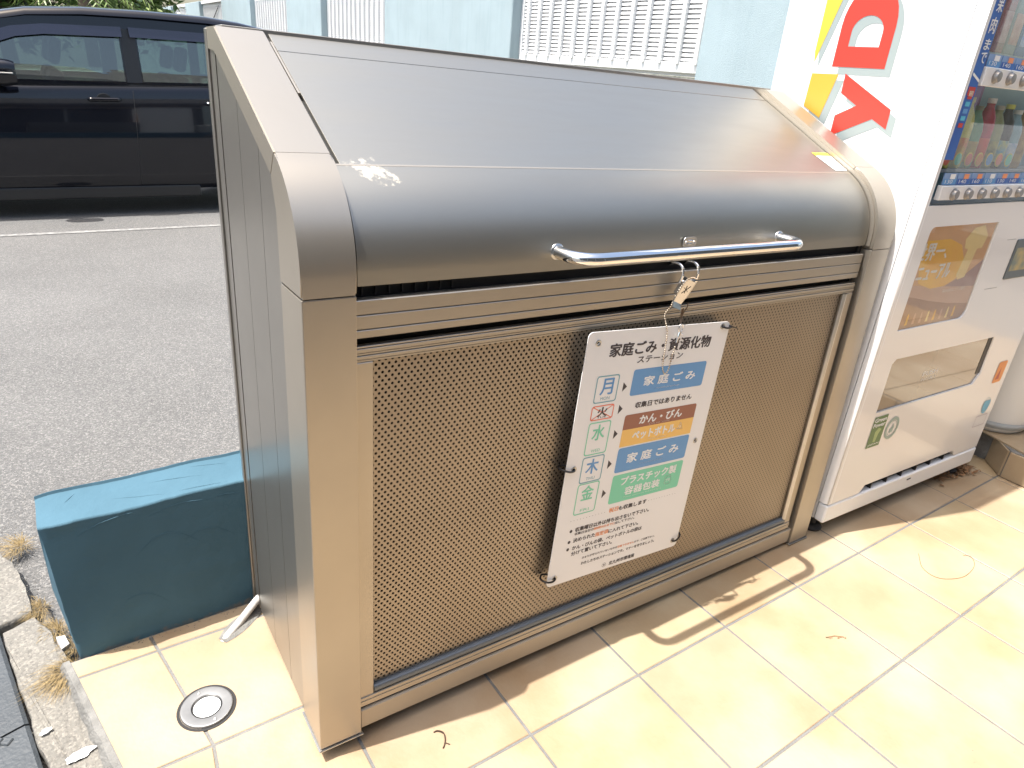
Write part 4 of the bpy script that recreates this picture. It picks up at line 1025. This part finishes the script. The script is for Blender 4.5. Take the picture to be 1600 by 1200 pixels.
for (xa, xb) in tops:
    y = .50
    for k in range(10):
        y1 = y - .2939
        if xa < 2.8 and y1 > -.25: tquad([(2.82, y, .108), (2.82, y1, .108), (xb, y1, .108), (xb, y, .108)], .006)
        elif xa < 2.8 and y > -.25: tquad([(2.82, y, .108), (2.728, y1, .108), (xb, y1, .108), (xb, y, .108)], .006)
        else: tquad([(xa, y, .108), (xa, y1, .108), (xb, y1, .108), (xb, y, .108)], .006)
        y = y1
o = b.build('step_tile', 'tile', st_o, ang=20)
ca = o.data.color_attributes.new('tone', 'FLOAT_COLOR', 'CORNER')
for i in range(len(ca.data)): ca.data[i].color = (.98, .97, .95, 1)
bn = empty('recycling_bin', (3.00, -.04, .115), (0, 0, R(10)), 'tall white recycling bin on the tiled step at the right edge', 'bin')
b = MB(); rows = []
for z, s_ in ((0, .93), (.012, .97), (.02, .98), (.05, 1), (.75, 1.06), (.80, 1.05)):
    rows.append([(x * s_, y * s_, z) for x, y in rrect(-.23, .23, -.21, .21, .13, 8)])
b.grid(rows, closed=True); b.build('bin_body', mat('white_plastic', (.66, .66, .64), .35, var=.04, vscale=4), bn, ang=40)
b = MB(); rows = [[(x * s_, y * s_, z) for x, y in rrect(-.23, .23, -.21, .21, .13, 8)] for z, s_ in ((.79, 1.07), (.84, 1.06), (.90, .9), (.92, .5), (.922, .02))]
b.grid(rows, closed=True); b.build('bin_lid', bpy.data.materials['white_plastic'], bn, ang=40)
b = MB(); rows = [[(x * s_, y * s_, z) for x, y in rrect(-.23, .23, -.21, .21, .13, 8)] for z, s_ in ((-.001, .90), (.010, .955), (.028, 1.008), (.036, 1.012), (.045, 1.004))]
b.grid(rows, closed=True); b.build('bin_base_ring', mat('grey_plastic_ring', (.38, .42, .45), .35), bn, ang=40)

# ------------------------------------------------------------------ pale blue boundary wall with white panels
TA = math.tan(R(3))
fw = empty('boundary_wall', (3.0, 0, -.4), (0, 0, R(-3)), 'pale blue boundary wall with white slatted panels running away behind the box', 'wall')
# local: y runs along the wall, x into the wall; z from the ground (-.4)
def FL(y): return y / math.cos(R(3))
ZB = 1.255 + .4
b = MB()
b.box(.02, .20, 0, 36, -.8, ZB - .03, .004, 1); b.build('wall_base', 'pale_wall', fw)
b = MB(); b.box(.005, .215, 1.2, 36, ZB - .03, ZB, .003, 1); b.build('wall_coping', 'mossy', fw)
piers = [(-.3, 1.845), (3.84, 6.40), (8.57, 10.2), (12.53, 15.0), (17.6, 19.6), (22.2, 24.6), (27.5, 30.)]
for ya, yb in piers:
    b = MB(); b.box(0, .16, FL(ya), FL(yb), ZB - .2 if False else 0, 2.42, .006, 1); b.build('pier', 'pale_wall', fw)
pans = [(1.845, 3.84), (6.40, 8.57), (10.2, 12.53), (15.0, 17.6), (19.6, 22.2), (24.6, 27.5)]
for i, (ya, yb) in enumerate(pans):
    a_, c_ = FL(ya), FL(yb); z0 = ZB + .018; z1 = 2.36
    b = MB(); b.box(.085, .115, a_, c_, z0, z0 + .055, .003, 1); b.box(.085, .115, a_, c_, z1 - .06, z1, .003, 1); b.box(.085, .115, a_, a_ + .05, z0 + .055, z1 - .06); b.box(.085, .115, c_ - .03, c_, z0 + .055, z1 - .06)
    lv = b.build('louvre_panel', 'louvre', fw)
    b = MB(); y = a_ + .09
    while y < c_ - .05: b.prism([(.072, y - .013), (.072, y + .013), (.106, y + .008), (.106, y - .008)], z0 + .045, z1 - .05, 'z'); y += .150
    b.build('vertical_rib', 'louvre', lv)
    b = MB(); z = z0 + .062; step = .0245
    while z < z1 - .07: b.prism([(.094, z), (.096, z + .014), (.112, z + .019), (.112, z + .004)], a_ + .02, c_ - .02, 'y'); z += step
    b.build('louvre_slat', 'louvre', lv)
b = MB(); b.box(.1135, .125, 1.8, 28, ZB, 2.30); b.build('panel_rear', mat('grey_backing', (.80, .80, .80), .6), fw)
# white capping rails on the far panels
b = MB()
for ya, yb in pans[3:]: b.box(.05, .14, FL(ya), FL(yb), 2.365, 2.43, .004, 1)
b.build('capping_rail', 'louvre', fw)
b = MB(); b.tube([(.075, 16.5, 2.04), (.075, 15.7, 2.30)], .010, 6); b.build('brace_wire', 'plastic', fw)
# small red and white notice on the far panel
nb = empty('notice_board', (4.10, 20.7, 1.72), (0, 0, R(-3)), 'small white notice with red mark on the far wall panel', 'notice')
b = MB(); b.box(-.03, -.02, -.3, .3, -.10, .12, .002, 1); b.build('notice_sheet', 'p_white', nb)
b = MB(); b.lathe([(0, -.003), (.08, -.003), (.08, 0), (0, 0)], 16, (-.031, 0, .02), axis='x'); b.build('red_mark', 'p_orange', nb)

# ------------------------------------------------------------------ cars
def loft(b, stations, mi=0, cap=False):
    b.grid(stations, mi)
def car(name, loc, rot, paint, label, length=3.95, roofz=1.70, detailed=True, glass='carglass'):
    """local: x from front (-) to rear (+), y 0 = near side, +y away, z from the ground"""
    root = empty(name, loc, rot, label, 'car')
    WD = 1.69
    # near-side lines: (x, sill z, belt z, plan inset)
    st = [(-1.98, .42, .72, .52), (-1.95, .30, .80, .34), (-1.86, .24, .88, .20), (-1.70, .22, .94, .10), (-1.45, .22, .985, .045), (-1.1, .22, 1.03, .02), (-.7, .22, 1.065, .008), (-.28, .22, 1.085, 0), (.2, .22, 1.10, 0), (.8, .22, 1.125, 0), (1.4, .22, 1.15, 0), (1.9, .23, 1.17, .004), (2.25, .24, 1.175, .02), (2.46, .30, 1.16, .09), (2.54, .40, 1.10, .22)]
    def sec(x, zs, zb, ins):
        pts = []
        H = zb - zs
        for t, o_ in ((0, .075), (.03, .045), (.08, .022), (.16, .008), (.30, 0), (.45, -.006), (.58, -.004), (.68, .006), (.78, .018), (.86, .028), (.93, .040), (.97, .055), (1., .085)):
            pts.append((x, ins + o_ + .0, zs + H * t))
        far = [(x, WD - p[1], p[2]) for p in pts][::-1]
        mid = [(x, ins + .085 + (WD - 2 * ins - .17) * k / 6, zb + .012 * math.sin(math.pi * k / 6)) for k in range(1, 6)]
        return pts + mid + far
    rows = []
    for i, s_ in enumerate(st):
        rows.append(sec(*s_))
    dense = []
    for a, c in zip(st, st[1:]):
        m_ = max(1, int((c[0] - a[0]) / .12))
        for k in range(m_): dense.append(tuple(a[j] + (c[j] - a[j]) * k / m_ for j in range(4)))
    dense.append(st[-1])
    b = MB(); b.grid([sec(*s_) for s_ in dense])
    V = [v for v in b.bm.verts]; n_ = len(rows[0])
    b.bm.faces.new(V[:n_]); b.bm.faces.new(V[-n_:][::-1])
    body = b.build('body', paint, root, ang=35)
    # wheel arch lips and wheels
    for wx in (-1.02, 1.96):
        for near in (0, 1):
            yy = -.004 if near == 0 else WD + .004; sg_ = 1 if near == 0 else -1
            b = MB(); pts = [(wx + .36 * math.cos(R(a)), yy + sg_ * .012, .31 + .36 * math.sin(R(a))) for a in range(-10, 191, 10)]
            b.tube(pts, .018, 6); b.build('arch_lip', paint, root)
            b = MB(); b.lathe([(.0, .002), (.335, .002), (.335, .05), (0, .05)], 28, (wx, yy - sg_ * .012 if False else yy, .31), axis='y', mtx=None if sg_ == 1 else Matrix.Translation((0, -.05, 0))); b.build('arch_well', 'dark', root)
            y0 = yy + (.0 if sg_ == 1 else -.20) - .006 * sg_
            b = MB(); b.lathe([(.19, 0), (.29, 0), (.305, .02), (.308, .06), (.308, .14), (.305, .18), (.29, .20), (.19, .20)], 32, (wx, y0, .305), axis='y'); wh = b.build('wheel', 'rubber', root)
            b = MB(); b.lathe([(0, -.004 if sg_ == 1 else .204), (.18, .002 if sg_ == 1 else .198), (.195, .01 if sg_ == 1 else .19), (.195, .1), (0, .1)], 24, (wx, y0, .305), axis='y'); b.build('rim', 'steel', wh)
    b = MB(); b.box(-.60, 1.38, .030, .10, .15, .26, .02, 2); b.build('side_sill', 'plastic', root)
    # roof shell
    rs = [(-1.02, 1.00, .20), (-.60, 1.28, .18), (-.25, 1.49, .165), (-.05, 1.575, .16), (.2, 1.635, .155), (.6, 1.675, .15), (1.1, 1.695, .15), (1.6, 1.70, .15), (1.9, 1.68, .16), (2.15, 1.645, .17), (2.30, 1.58, .18), (2.44, 1.35, .17), (2.54, 1.14, .16)]
    rs = [(x, z * roofz / 1.70 + (.042 if detailed and z > 1.4 else 0) if z > 1.2 else z, i_) for x, z, i_ in rs]
    def rsec(x, z, i_): return [(x, i_ - .035, z - .060), (x, i_ - .022, z - .036), (x, i_ - .002, z - .016), (x, i_ + .03, z - .004), (x, i_ + .10, z)] + [(x, i_ + .1 + (WD - 2 * i_ - .2) * k / 5, z + .015 * math.sin(math.pi * k / 5)) for k in range(1, 5)] + [(x, WD - i_ - .10, z), (x, WD - i_ - .03, z - .004), (x, WD - i_ + .002, z - .016), (x, WD - i_ + .022, z - .036), (x, WD - i_ + .035, z - .06)]
    b = MB(); b.grid([rsec(*q_) for q_ in rs if -.1 < q_[0] < 2.31]); roof = b.build('roof', paint, root, ang=35)
    b = MB(); b.grid([[(x, y_, z + .0) for (x, y_, z) in rsec(*q_)][4:-4] for q_ in rs if q_[0] < .1]); b.build('windscreen', glass, root)
    b = MB(); b.grid([[(x, y_, z + .0) for (x, y_, z) in rsec(*q_)][4:-4] for q_ in rs if q_[0] > 2.29]); b.build('rear_window', glass, root)
    # side frames with window openings, both sides
    def beltz(x):
        for a, c in zip(st, st[1:]):
            if a[0] <= x <= c[0]: return a[2] + (c[2] - a[2]) * (x - a[0]) / (c[0] - a[0])
        return st[-1][2]
    def roofline(x):
        for a, c in zip(rs, rs[1:]):
            if a[0] <= x <= c[0]: return a[1] + (c[1] - a[1]) * (x - a[0]) / (c[0] - a[0])
        return rs[-1][1]
    top = [(x, z - .030) for x, z, _ in rs]
    outl = [(-1.02, beltz(-1.02) - .02)] + top[1:-1] + [(2.54, 1.12)]
    s_ = roofz / 1.70
    w1 = [(-.62, 1.115), (-.40, 1.28 * s_), (-.10, 1.44 * s_), (.08, 1.497 * s_), (.30, 1.53 * s_), (.858, 1.552 * s_), (.858, 1.152), (.3, 1.135)]
    w2 = [(.995, 1.555 * s_), (1.70, 1.565 * s_), (1.72, 1.18), (1.000, 1.157)]
    w3 = [(1.80, 1.56 * s_), (2.16, 1.53 * s_), (2.30, 1.30), (2.32, 1.21), (1.82, 1.19)]
    for near in (0, 1):
        def tum(x, z, d=0):
            t = (z - 1.08) / (1.64 - 1.08); y_ = .070 + .085 * max(0, t) ** 1.2 + d
            return (x, y_ if near == 0 else WD - y_, z)
        plate('window_frame', [outl, w1, w2, w3], .012, lambda v: tum(v.x, v.y, v.z), paint if near == 0 else paint, root)
        for nm, w_ in (('front_side_window', w1), ('rear_side_window', w2), ('quarter_window', w3)):
            cx = sum(p[0] for p in w_) / len(w_); cz_ = sum(p[1] for p in w_) / len(w_)
            big = [(cx + (p[0] - cx) * 1.03, cz_ + (p[1] - cz_) * 1.04) for p in w_]
            plate(nm, [big], .003, lambda v: tum(v.x, v.y, .0085 + v.z), glass, root)
    if detailed:
        # dark blade over the B pillar, rain visors, door seams, handles, mirror, rubbing line
        def tum0(x, z, d=0):
            t = (z - 1.08) / (1.64 - 1.08); return (x, .070 + .085 * max(0, t) ** 1.2 + d, z)
        plate('pillar_blade', [[(.868, 1.145), (.990, 1.148), (.982, 1.575), (.868, 1.573)]], .004, lambda v: tum0(v.x, v.y, -.0085 + v.z), 'plastic', root)
        M.setdefault('visor', mat('smoked_visor', (.014, .013, .028), .08, spec=.6, coat=.5))
        vz1 = [(-.36, 1.325), (-.12, 1.455), (.08, 1.525), (.30, 1.560), (.878, 1.588), (.878, 1.508), (.30, 1.483), (.10, 1.450), (-.08, 1.38), (-.30, 1.275)]
        vz2 = [(.935, 1.590), (1.72, 1.600), (1.72, 1.525), (.94, 1.512)]
        for v_ in (vz1, vz2): plate('rain_visor', [v_], .004, lambda v: tum0(v.x, v.y, -.030 + (1.6 - v.y) * -.06 + v.z), 'visor', root)
        b = MB()
        for xx in (.868,):
            pts = [(xx + .012 * math.sin((z - .3) * 2), None, z) for z in []]
        def yside(x, z):
            zs, zb = .22, beltz(x); t = (z - zs) / (zb - zs)
            tab = ((0, .075), (.03, .045), (.08, .022), (.16, .008), (.30, 0), (.45, -.006), (.58, -.004), (.68, .006), (.78, .018), (.86, .028), (.93, .040), (.97, .055), (1., .085))
            for a, c in zip(tab, tab[1:]):
                if a[0] <= t <= c[0]: return a[1] + (c[1] - a[1]) * (t - a[0]) / (c[0] - a[0])
            return .085
        for x_ in (-.55, .868, 1.78):
            pts = [(x_ - .012 + .052 * (z - .24), yside(x_, z) - .0005, z) for z in [.24 + .84 * k / 20 for k in range(21)]]
            if x_ < 1.7: b.tube(pts, .0028, 6)
        b.tube([(x, yside(x, beltz(x) - .012) - .001, beltz(x) - .012) for x in [-.9 + 3.2 * k / 30 for k in range(31)]], .005, 6)
        b.build('door_seam', 'dark', root)
        b = MB(); b.tube([(x, yside(x, .245) - .004, .245) for x in [-.62 + 2.0 * k / 20 for k in range(21)]], .009, 8); b.build('sill_trim', paint, root)
        for hx in (.66, 1.62):
            zz = 1.000; y_ = yside(hx, zz)
            b = MB(); b.tube(rounded_path([(hx - .115, y_ + .01, zz - .002), (hx - .110, y_ - .030, zz), (hx + .120, y_ - .032, zz + .006), (hx + .125, y_ + .01, zz + .006)], .02, 5), .0155, 10); hh = b.build('door_handle', paint, root)
            b = MB(); b.lathe([(.055, .000), (.050, -.0015), (.03, .004), (0, .006)], 20, (0, 0, 0), axis='y', mtx=Matrix.Translation((hx, y_ - .002, zz + .010)) @ Matrix.Scale(.75, 4, (0, 0, 1))); b.build('handle_cup', 'dark', hh)
        # mirror
        b = MB(); rows = []
        for k, (t, sc_) in enumerate(((-.11, .02), (-.108, .55), (-.09, .85), (-.05, 1.), (0, 1.03), (.05, 1.), (.085, .92), (.10, .85))):
            rows.append([(-.065 + t * 1.15, -.075 + .10 * sc_ * math.cos(R(a)) * (1 if abs(math.cos(R(a))) < .9 else .95), 1.180 + .100 * sc_ * (abs(math.sin(R(a))) ** .7) * (1 if math.sin(R(a)) > 0 else -1)) for a in range(0, 360, 18)])
        b.grid(rows, closed=True); b.bm.verts.ensure_lookup_table(); b.bm.faces.new([v for v in b.bm.verts][-20:])
        mr = b.build('side_mirror', paint, root, ang=50)
        b = MB(); b.box(-.14, -.05, -.05, .10, 1.075, 1.13, .01, 2); b.build('mirror_arm', 'plastic', mr)
        b = MB(); b.box(-.16, .03, -.178, -.170, 1.176, 1.186, .002, 1); b.build('indicator_strip', 'steel', mr)
    # lamps and plates
    for s_y in (.18, WD - .42):
        b = MB(); b.box(-1.985, -1.90, s_y, s_y + .24, .66, .80, .02, 2); b.build('headlight', 'chrome', root)
        b = MB(); b.box(2.48, 2.555, s_y, s_y + .2, .95, 1.12, .015, 2); b.build('tail_light', 'p_logo_red', root)
    b = MB(); b.box(-1.99, -1.93, .35, WD - .35, .42, .58, .02, 2); b.build('grille', 'plastic', root)
    # seats and steering wheel
    for sx, sy in ((-.05, .30), (-.05, 1.0), (.98, .28), (.98, .95)):
        b = MB(); b.box(sx - .25, sx + .25, sy, sy + .48, .45, .62, .05, 3); b.box(-.06, .06, sy + .02, sy + .46, 0, .62, .05, 3, mtx=Matrix.Translation((sx + .27, 0, .6)) @ Matrix.Rotation(R(14), 4, 'Y')); b.box(-.045, .045, sy + .10, sy + .36, .66, .88, .04, 3, mtx=Matrix.Translation((sx + .27, 0, .6)) @ Matrix.Rotation(R(12), 4, 'Y')); b.build('seat', 'seat', root, ang=50)
    b = MB(); b.box(-.95, -.45, .12, WD - .12, .8, 1.06, .05, 3); b.box(-.9, 2.3, .12, WD - .12, .30, .34); b.build('dashboard', 'seat', root)
    b = MB(); c0 = Vector((-.33, 1.22, 1.02)); b.tube([c0 + Vector((.09 * math.sin(R(a)) * .3, .18 * math.cos(R(a)), .18 * math.sin(R(a)))) for a in range(0, 360, 20)], .013, 6, closed=True); b.build('steering_wheel', 'plastic', root)
    return root
M['carglass'] = clear_glass('car_glass', (.50, .57, .53), .11)
CZ = road_z(6.3)
car('parked_car', (0, 6.33, CZ), (0, 0, R(.5)), 'carpaint', 'black compact car parked side-on behind the asphalt strip')
M['white_paint'] = mat('white_car_paint', (.72, .74, .75), .2, coat=.8)
car('parked_car', (-.30, 11.3, road_z(11.9)), (0, 0, R(-2)), 'white_paint', 'white car seen through the black car window', roofz=1.45, detailed=False, glass='carglass')

# ------------------------------------------------------------------ trees and hedge beyond the car park
def leafy(name, loc, rx, ry, rz_, n, leaf, label, mats, trunk=True, seed=0, group='trees beyond the car park', cat='tree'):
    rg = random.Random(seed); root = empty(name, loc, (0, 0, rg.uniform(0, 6)), label, cat, group)
    b = MB(); clumps = []
    for k in range(26):
        th = rg.uniform(0, 2 * math.pi); ph = math.acos(rg.uniform(-.8, 1)); rr = rg.uniform(.45, 1.)
        clumps.append(Vector((rx * rr * math.sin(ph) * math.cos(th), ry * rr * math.sin(ph) * math.sin(th), rz_ * rr * math.cos(ph))))
    for i in range(n):
        c = rg.choice(clumps); d = Vector((rg.gauss(0, 1), rg.gauss(0, 1), rg.gauss(0, 1))) * .30
        p = c + Vector((d.x * rx, d.y * ry, d.z * rz_)) * .55
        a = Euler((rg.uniform(-.9, .9), rg.uniform(-.9, .9), rg.uniform(0, 6.3))).to_matrix(); l = leaf * rg.uniform(.6, 1.4); w_ = l * .42
        q = [Vector((0, 0, 0)), Vector((w_ * .5, l * .4, 0)), Vector((0, l, -l * .15)), Vector((-w_ * .5, l * .4, 0))]
        b.quad(*[p + a @ v for v in q], mi=0 if rg.random() < .6 else 1)
    b.build('crown', mats, root, smooth=False, recalc=False)
    if trunk:
        b = MB(); h = loc[2] + .6
        b.tube([(0, 0, -h), (.05, .03, -h * .5), (0, 0, 0), (.1, 0, rz_ * .5)], [.16, .12, .10, .03], 10)
        for c in clumps[:9]: b.tube([(0, 0, -rz_ * .3), c * .5 + Vector((0, 0, -.1)), c], [.06, .035, .01], 6)
        b.build('trunk', 'bark', root)
    return root
M['leafd'] = mat('leaf_dark', (.022, .05, .012), .6)
leafy('broadleaf_tree', (-2.6, 14.5, 1.75), 1.9, 1.3, 1.1, 6500, .20, 'bushy green tree behind the car at the far left', ['leaf', 'leafd'], seed=1)
leafy('broadleaf_tree', (.1, 15.0, 1.75), 1.9, 1.2, 1.1, 6500, .20, 'dense green tree above the middle of the black car roof', ['leaf', 'leafd'], seed=2)
leafy('broadleaf_tree', (2.2, 16.0, 1.9), 1.3, 1.1, 1.0, 3000, .18, 'bright yellow-green tree beside the far end of the blue wall', ['leaf2', 'leaf'], seed=3)
leafy('clipped_hedge', (-1.2, 17.5, 1.0), 7.0, .7, 1.7, 12000, .19, 'dark green hedge seen through the car windows', ['leafd', 'leaf'], trunk=False, seed=4, group='hedges beyond the car park', cat='hedge')
# palm-like fronds drooping over the car roof
pr = empty('palm', (1.25, 13.2, 1.9), (0, 0, 0), 'palm with long bright fronds above the black car', 'palm')
rg = random.Random(9); b = MB(); b2 = MB()
for k in range(16):
    th = 2 * math.pi * k / 16 + rg.uniform(-.2, .2); L_ = rg.uniform(.8, 1.15); up = rg.uniform(.1, .6)
    spine = [Vector((math.cos(th) * L_ * t, math.sin(th) * L_ * t, up * t - .75 * t * t)) for t in [i / 12 for i in range(13)]]
    b2.tube(spine, [.014 - .001 * i for i in range(13)], 5)
    for i in range(2, 13):
        p = spine[i]; d = (spine[i] - spine[i - 1]).normalized(); sd_ = d.cross(Vector((0, 0, 1))).normalized()
        for s_ in (-1, 1):
            tip = p + (sd_ * s_ * .8 + d * .7 + Vector((0, 0, -.25))).normalized() * .30 * (1 - .4 * abs(i - 6) / 6)
            wv = d * .018; b.quad(p - wv, p + wv, tip, tip + Vector((0, 0, -.01)))
b.build('frond', 'leaf2', pr, smooth=False, recalc=False); b2.tube([(0, 0, 0), (.02, 0, -1.2), (0, 0, -2.4)], [.09, .10, .13], 10); b2.build('trunk', 'bark', pr)

# ------------------------------------------------------------------ the shop front across the tiled yard (it shows in the metal)
sh = empty('shop_building', (0, -3.3, 0), (0, 0, 0), 'dark glazed shop front facing the tiled yard, out of frame behind the camera', 'building')
b = MB(); b.box(-5.5, 7.5, -3, 0, 0, .35); b.box(-5.5, 7.5, -3, .0, 2.5, 3.6); b.box(-5.5, -4.9, -3, 0, .35, 2.5); b.box(6.9, 7.5, -3, 0, .35, 2.5); b.build('wall', mat('shop_render', (.50, .49, .47), .8, var=.1), sh)
b = MB(); b.box(-4.9, 6.9, -.12, -.10, .35, 2.5); b.build('shop_window', mat('shop_glass', (.10, .10, .10), .15), sh)
b = MB(); b.box(-5.5, 7.5, 0, 1.0, 2.62, 2.70); b.build('awning', mat('awning_grey', (.22, .23, .25), .7), sh)
b = MB()
for k in range(7): b.box(-4.9 + k * 1.95, -4.84 + k * 1.95, -.10, -.02, .35, 2.5)
b.build('mullion', 'steel', sh)

# ------------------------------------------------------------------ dry grass tufts along the wall's end
def tuft(x, y, z, n, rad, hgt, label, seed, lean=(-.6, -.2)):
    rg = random.Random(seed); b = MB()
    for i in range(n):
        a = rg.uniform(0, 2 * math.pi); r0 = rad * .35 * rg.random(); base = Vector((x + r0 * math.cos(a), y + r0 * math.sin(a) * 1.6, z))
        d = Vector((math.cos(a) * rg.uniform(.3, 1) + lean[0] * .6, math.sin(a) * rg.uniform(.3, 1) + lean[1] * .6, 0)); L_ = rad * rg.uniform(.5, 1.5)
        p1 = base + d * L_ * .5 + Vector((0, 0, hgt * rg.uniform(.15, 1))); p2 = base + d * L_ * 1.0 + Vector((rg.uniform(-.01, .01), rg.uniform(-.01, .01), hgt * rg.uniform(0, .5) + .002))
        sd_ = Vector((-d.y, d.x, 0)).normalized() * .0005
        b.bm.faces.new([b.bm.verts.new(q) for q in (base - sd_, base + sd_, p1 + sd_ * .8, p1 - sd_ * .8)])
        b.bm.faces.new([b.bm.verts.new(q) for q in (p1 - sd_ * .8, p1 + sd_ * .8, p2)])
    o = b.build('dry_grass_tuft', 'straw', smooth=False, recalc=False); tag(o, label, 'grass', 'dry grass tufts along the kerb')
tuft(-.152, .352, -.028, 520, .050, .022, 'largest straw-coloured grass tuft at the lower corner of the blue wall', 1, (-.9, -.6))
tuft(-.172, .505, -.035, 300, .042, .016, 'straw grass tuft at the middle of the blue wall end', 2, (-.5, -.2))
tuft(-.200, .60, -.035, 220, .040, .016, 'sparse straw grass tuft between kerb stone and asphalt', 3)
tuft(-.235, .90, -.045, 260, .055, .018, 'farthest straw grass tuft at the left edge beyond the kerb stones', 4)
tuft(-.145, .43, -.030, 120, .030, .014, 'small straw grass tuft beside the broken white chip', 6)
# soil in the joint and loose grit
b = MB(); rows = []
for k in range(60):
    t = k / 59; y = -.02 + .66 * t; x = -.150 - .145 * max(0, y - .35) + (.185 * (.35 - y) if y < .35 else 0) - .006
    wv = .010 + .008 * noise.noise(Vector((y * 14, 2, 0))) + .008 * noise.noise(Vector((y * 60, 5, 0)))
    rows.append([(x + u_ * wv, y, -.0375 + .007 * (1 - u_ * u_) + .003 * noise.noise(Vector((y * 70, u_ * 3, 1)))) for u_ in (-1, -.6, -.2, .2, .6, 1)])
b.grid(rows); tag(b.build('joint_soil', mat('dry_soil', (.15, .135, .11), .95, col2=(.09, .075, .055), vscale=60, bump=.8, bscale=200), ang=80), kind='structure')
b = MB(); rg = random.Random(77)
def pebble(x, y, z, r0):
    m_ = Matrix.Translation((x, y, z + r0 * .4)) @ Euler((rg.uniform(0, 6), rg.uniform(0, 6), rg.uniform(0, 6))).to_matrix().to_4x4() @ Matrix.Diagonal((1, rg.uniform(.6, 1), rg.uniform(.4, .8), 1))
    bmesh.ops.create_icosphere(b.bm, subdivisions=1, radius=r0, matrix=m_)
for i in range(420):
    y = rg.uniform(-.1, 1.0); x = -.165 - .15 * max(0, y - .35) + (.185 * (.35 - y) if y < .35 else 0) + rg.gauss(0, .022); pebble(x, y, -.026, rg.uniform(.0006, .0022))
for i in range(160): pebble(rg.uniform(-.05, 2.6), rg.uniform(-1., .33), .0002, rg.uniform(.0003, .0009))
for i in range(70): pebble(rg.uniform(-.10, .22), .345 - abs(rg.gauss(0, .006)), .0002, rg.uniform(.0005, .0016))
tag(b.build('grit', 'kerbstone', smooth=False), 'loose grit scattered in joints and on tiles', 'grit', kind='stuff')
b = MB(); b.prism([(-.008, -.020), (.009, -.016), (.011, .012), (-.004, .019)], -.03, .002, 'z', mtx=Matrix.Translation((-.163, .440, -.014)) @ Matrix.Rotation(.3, 4, 'Z') @ Matrix.Rotation(.15, 4, 'X')); tag(b.build('broken_chip', 'cement_pale'), 'broken white plaster chip by the blue wall end', 'debris')
# white paint splashes on the nearest stone: thin dried blobs
for (cx, cy, rx_, ry_, sd_, lab) in ((-.155, .118, .022, .012, 2, 'large white paint splash on the nearest kerb stone'), (-.206, .205, .010, .007, 5, 'small white paint splash on the nearest kerb stone')):
    b = MB(); rows = []
    for s_, z in ((1., .0), (.85, .0012), (.5, .0018), (.05, .002)):
        rows.append([(cx + math.cos(R(a)) * rx_ * s_ * (1 + .45 * noise.noise(Vector((math.cos(R(a)) * 1.7, math.sin(R(a)) * 1.7, sd_)))) + math.sin(R(a)) * ry_ * .6 * s_, cy + math.sin(R(a)) * ry_ * s_ * (1 + .5 * noise.noise(Vector((math.sin(R(a)) * 2, math.cos(R(a)) * 2, sd_ + 3)))), -.0165 + z) for a in range(0, 360, 12)])
    b.grid(rows, closed=True); tag(b.build('paint_splash', 'p_white', ang=60), lab, 'paint splash')

# ------------------------------------------------------------------ small litter on the tiles
b = MB(); b.tube(catmull([(.432, -.190, .001), (.440, -.192, .003), (.447, -.203, .005), (.444, -.216, .003), (.437, -.226, .0015), (.431, -.231, .002)], 5), .0013, 6)
b.tube([(.440, -.222, .002), (.447, -.2305, .0015)], .0010, 5); tag(b.build('twig', 'twig'), 'small curled brown twig on the tile near the box corner', 'twig')
b = MB(); rg = random.Random(12)
for k in range(9):
    x = 1.395 + .006 * k + rg.uniform(-.004, .004); y = -.447 - .0035 * k + rg.uniform(-.005, .005)
    b.bm.faces.new([b.bm.verts.new((x + rg.uniform(-.005, .005), y + rg.uniform(-.004, .004), rg.uniform(.0008, .004))) for _ in range(3)])
b.tube([(1.395, -.448, .002), (1.418, -.456, .003), (1.438, -.470, .001)], .0008, 5); tag(b.build('dead_leaf', 'deadleaf', smooth=False), 'crumbled brown dead leaf in the middle of the sunlit tiles', 'leaf')
b = MB(); b.tube(catmull([(1.965, -.388, .001), (1.905, -.432, .001), (1.905, -.480, .001), (1.975, -.512, .001), (2.06, -.505, .001), (2.10, -.478, .001), (2.085, -.462, .001)], 8), .0007, 5)
tag(b.build('dry_stalk', 'deadleaf'), 'thin curved dry stalk on the tile in front of the vending machine', 'stalk')
for k, (x, y, n_, lab) in enumerate(((2.50, -.190, 60, 'small heap of dry leaves under the vending machine edge'), (2.63, -.205, 90, 'heap of brown dry leaves between vending machine and step'))):
    b = MB(); rg = random.Random(30 + k)
    for i in range(n_):
        px, py = x + rg.gauss(0, .028), y + rg.gauss(0, .016); a = rg.uniform(0, 6.3); l = rg.uniform(.008, .022)
        d = Vector((math.cos(a), math.sin(a), rg.uniform(-.3, .4))) * l; s_ = Vector((-math.sin(a), math.cos(a), rg.uniform(-.5, .5))) * l * .3; c = Vector((px, py, .002 + rg.random() * .012))
        b.quad(c - d, c - s_, c + d, c + s_)
    tag(b.build('leaf_litter', 'deadleaf', smooth=False), lab, 'leaf litter')
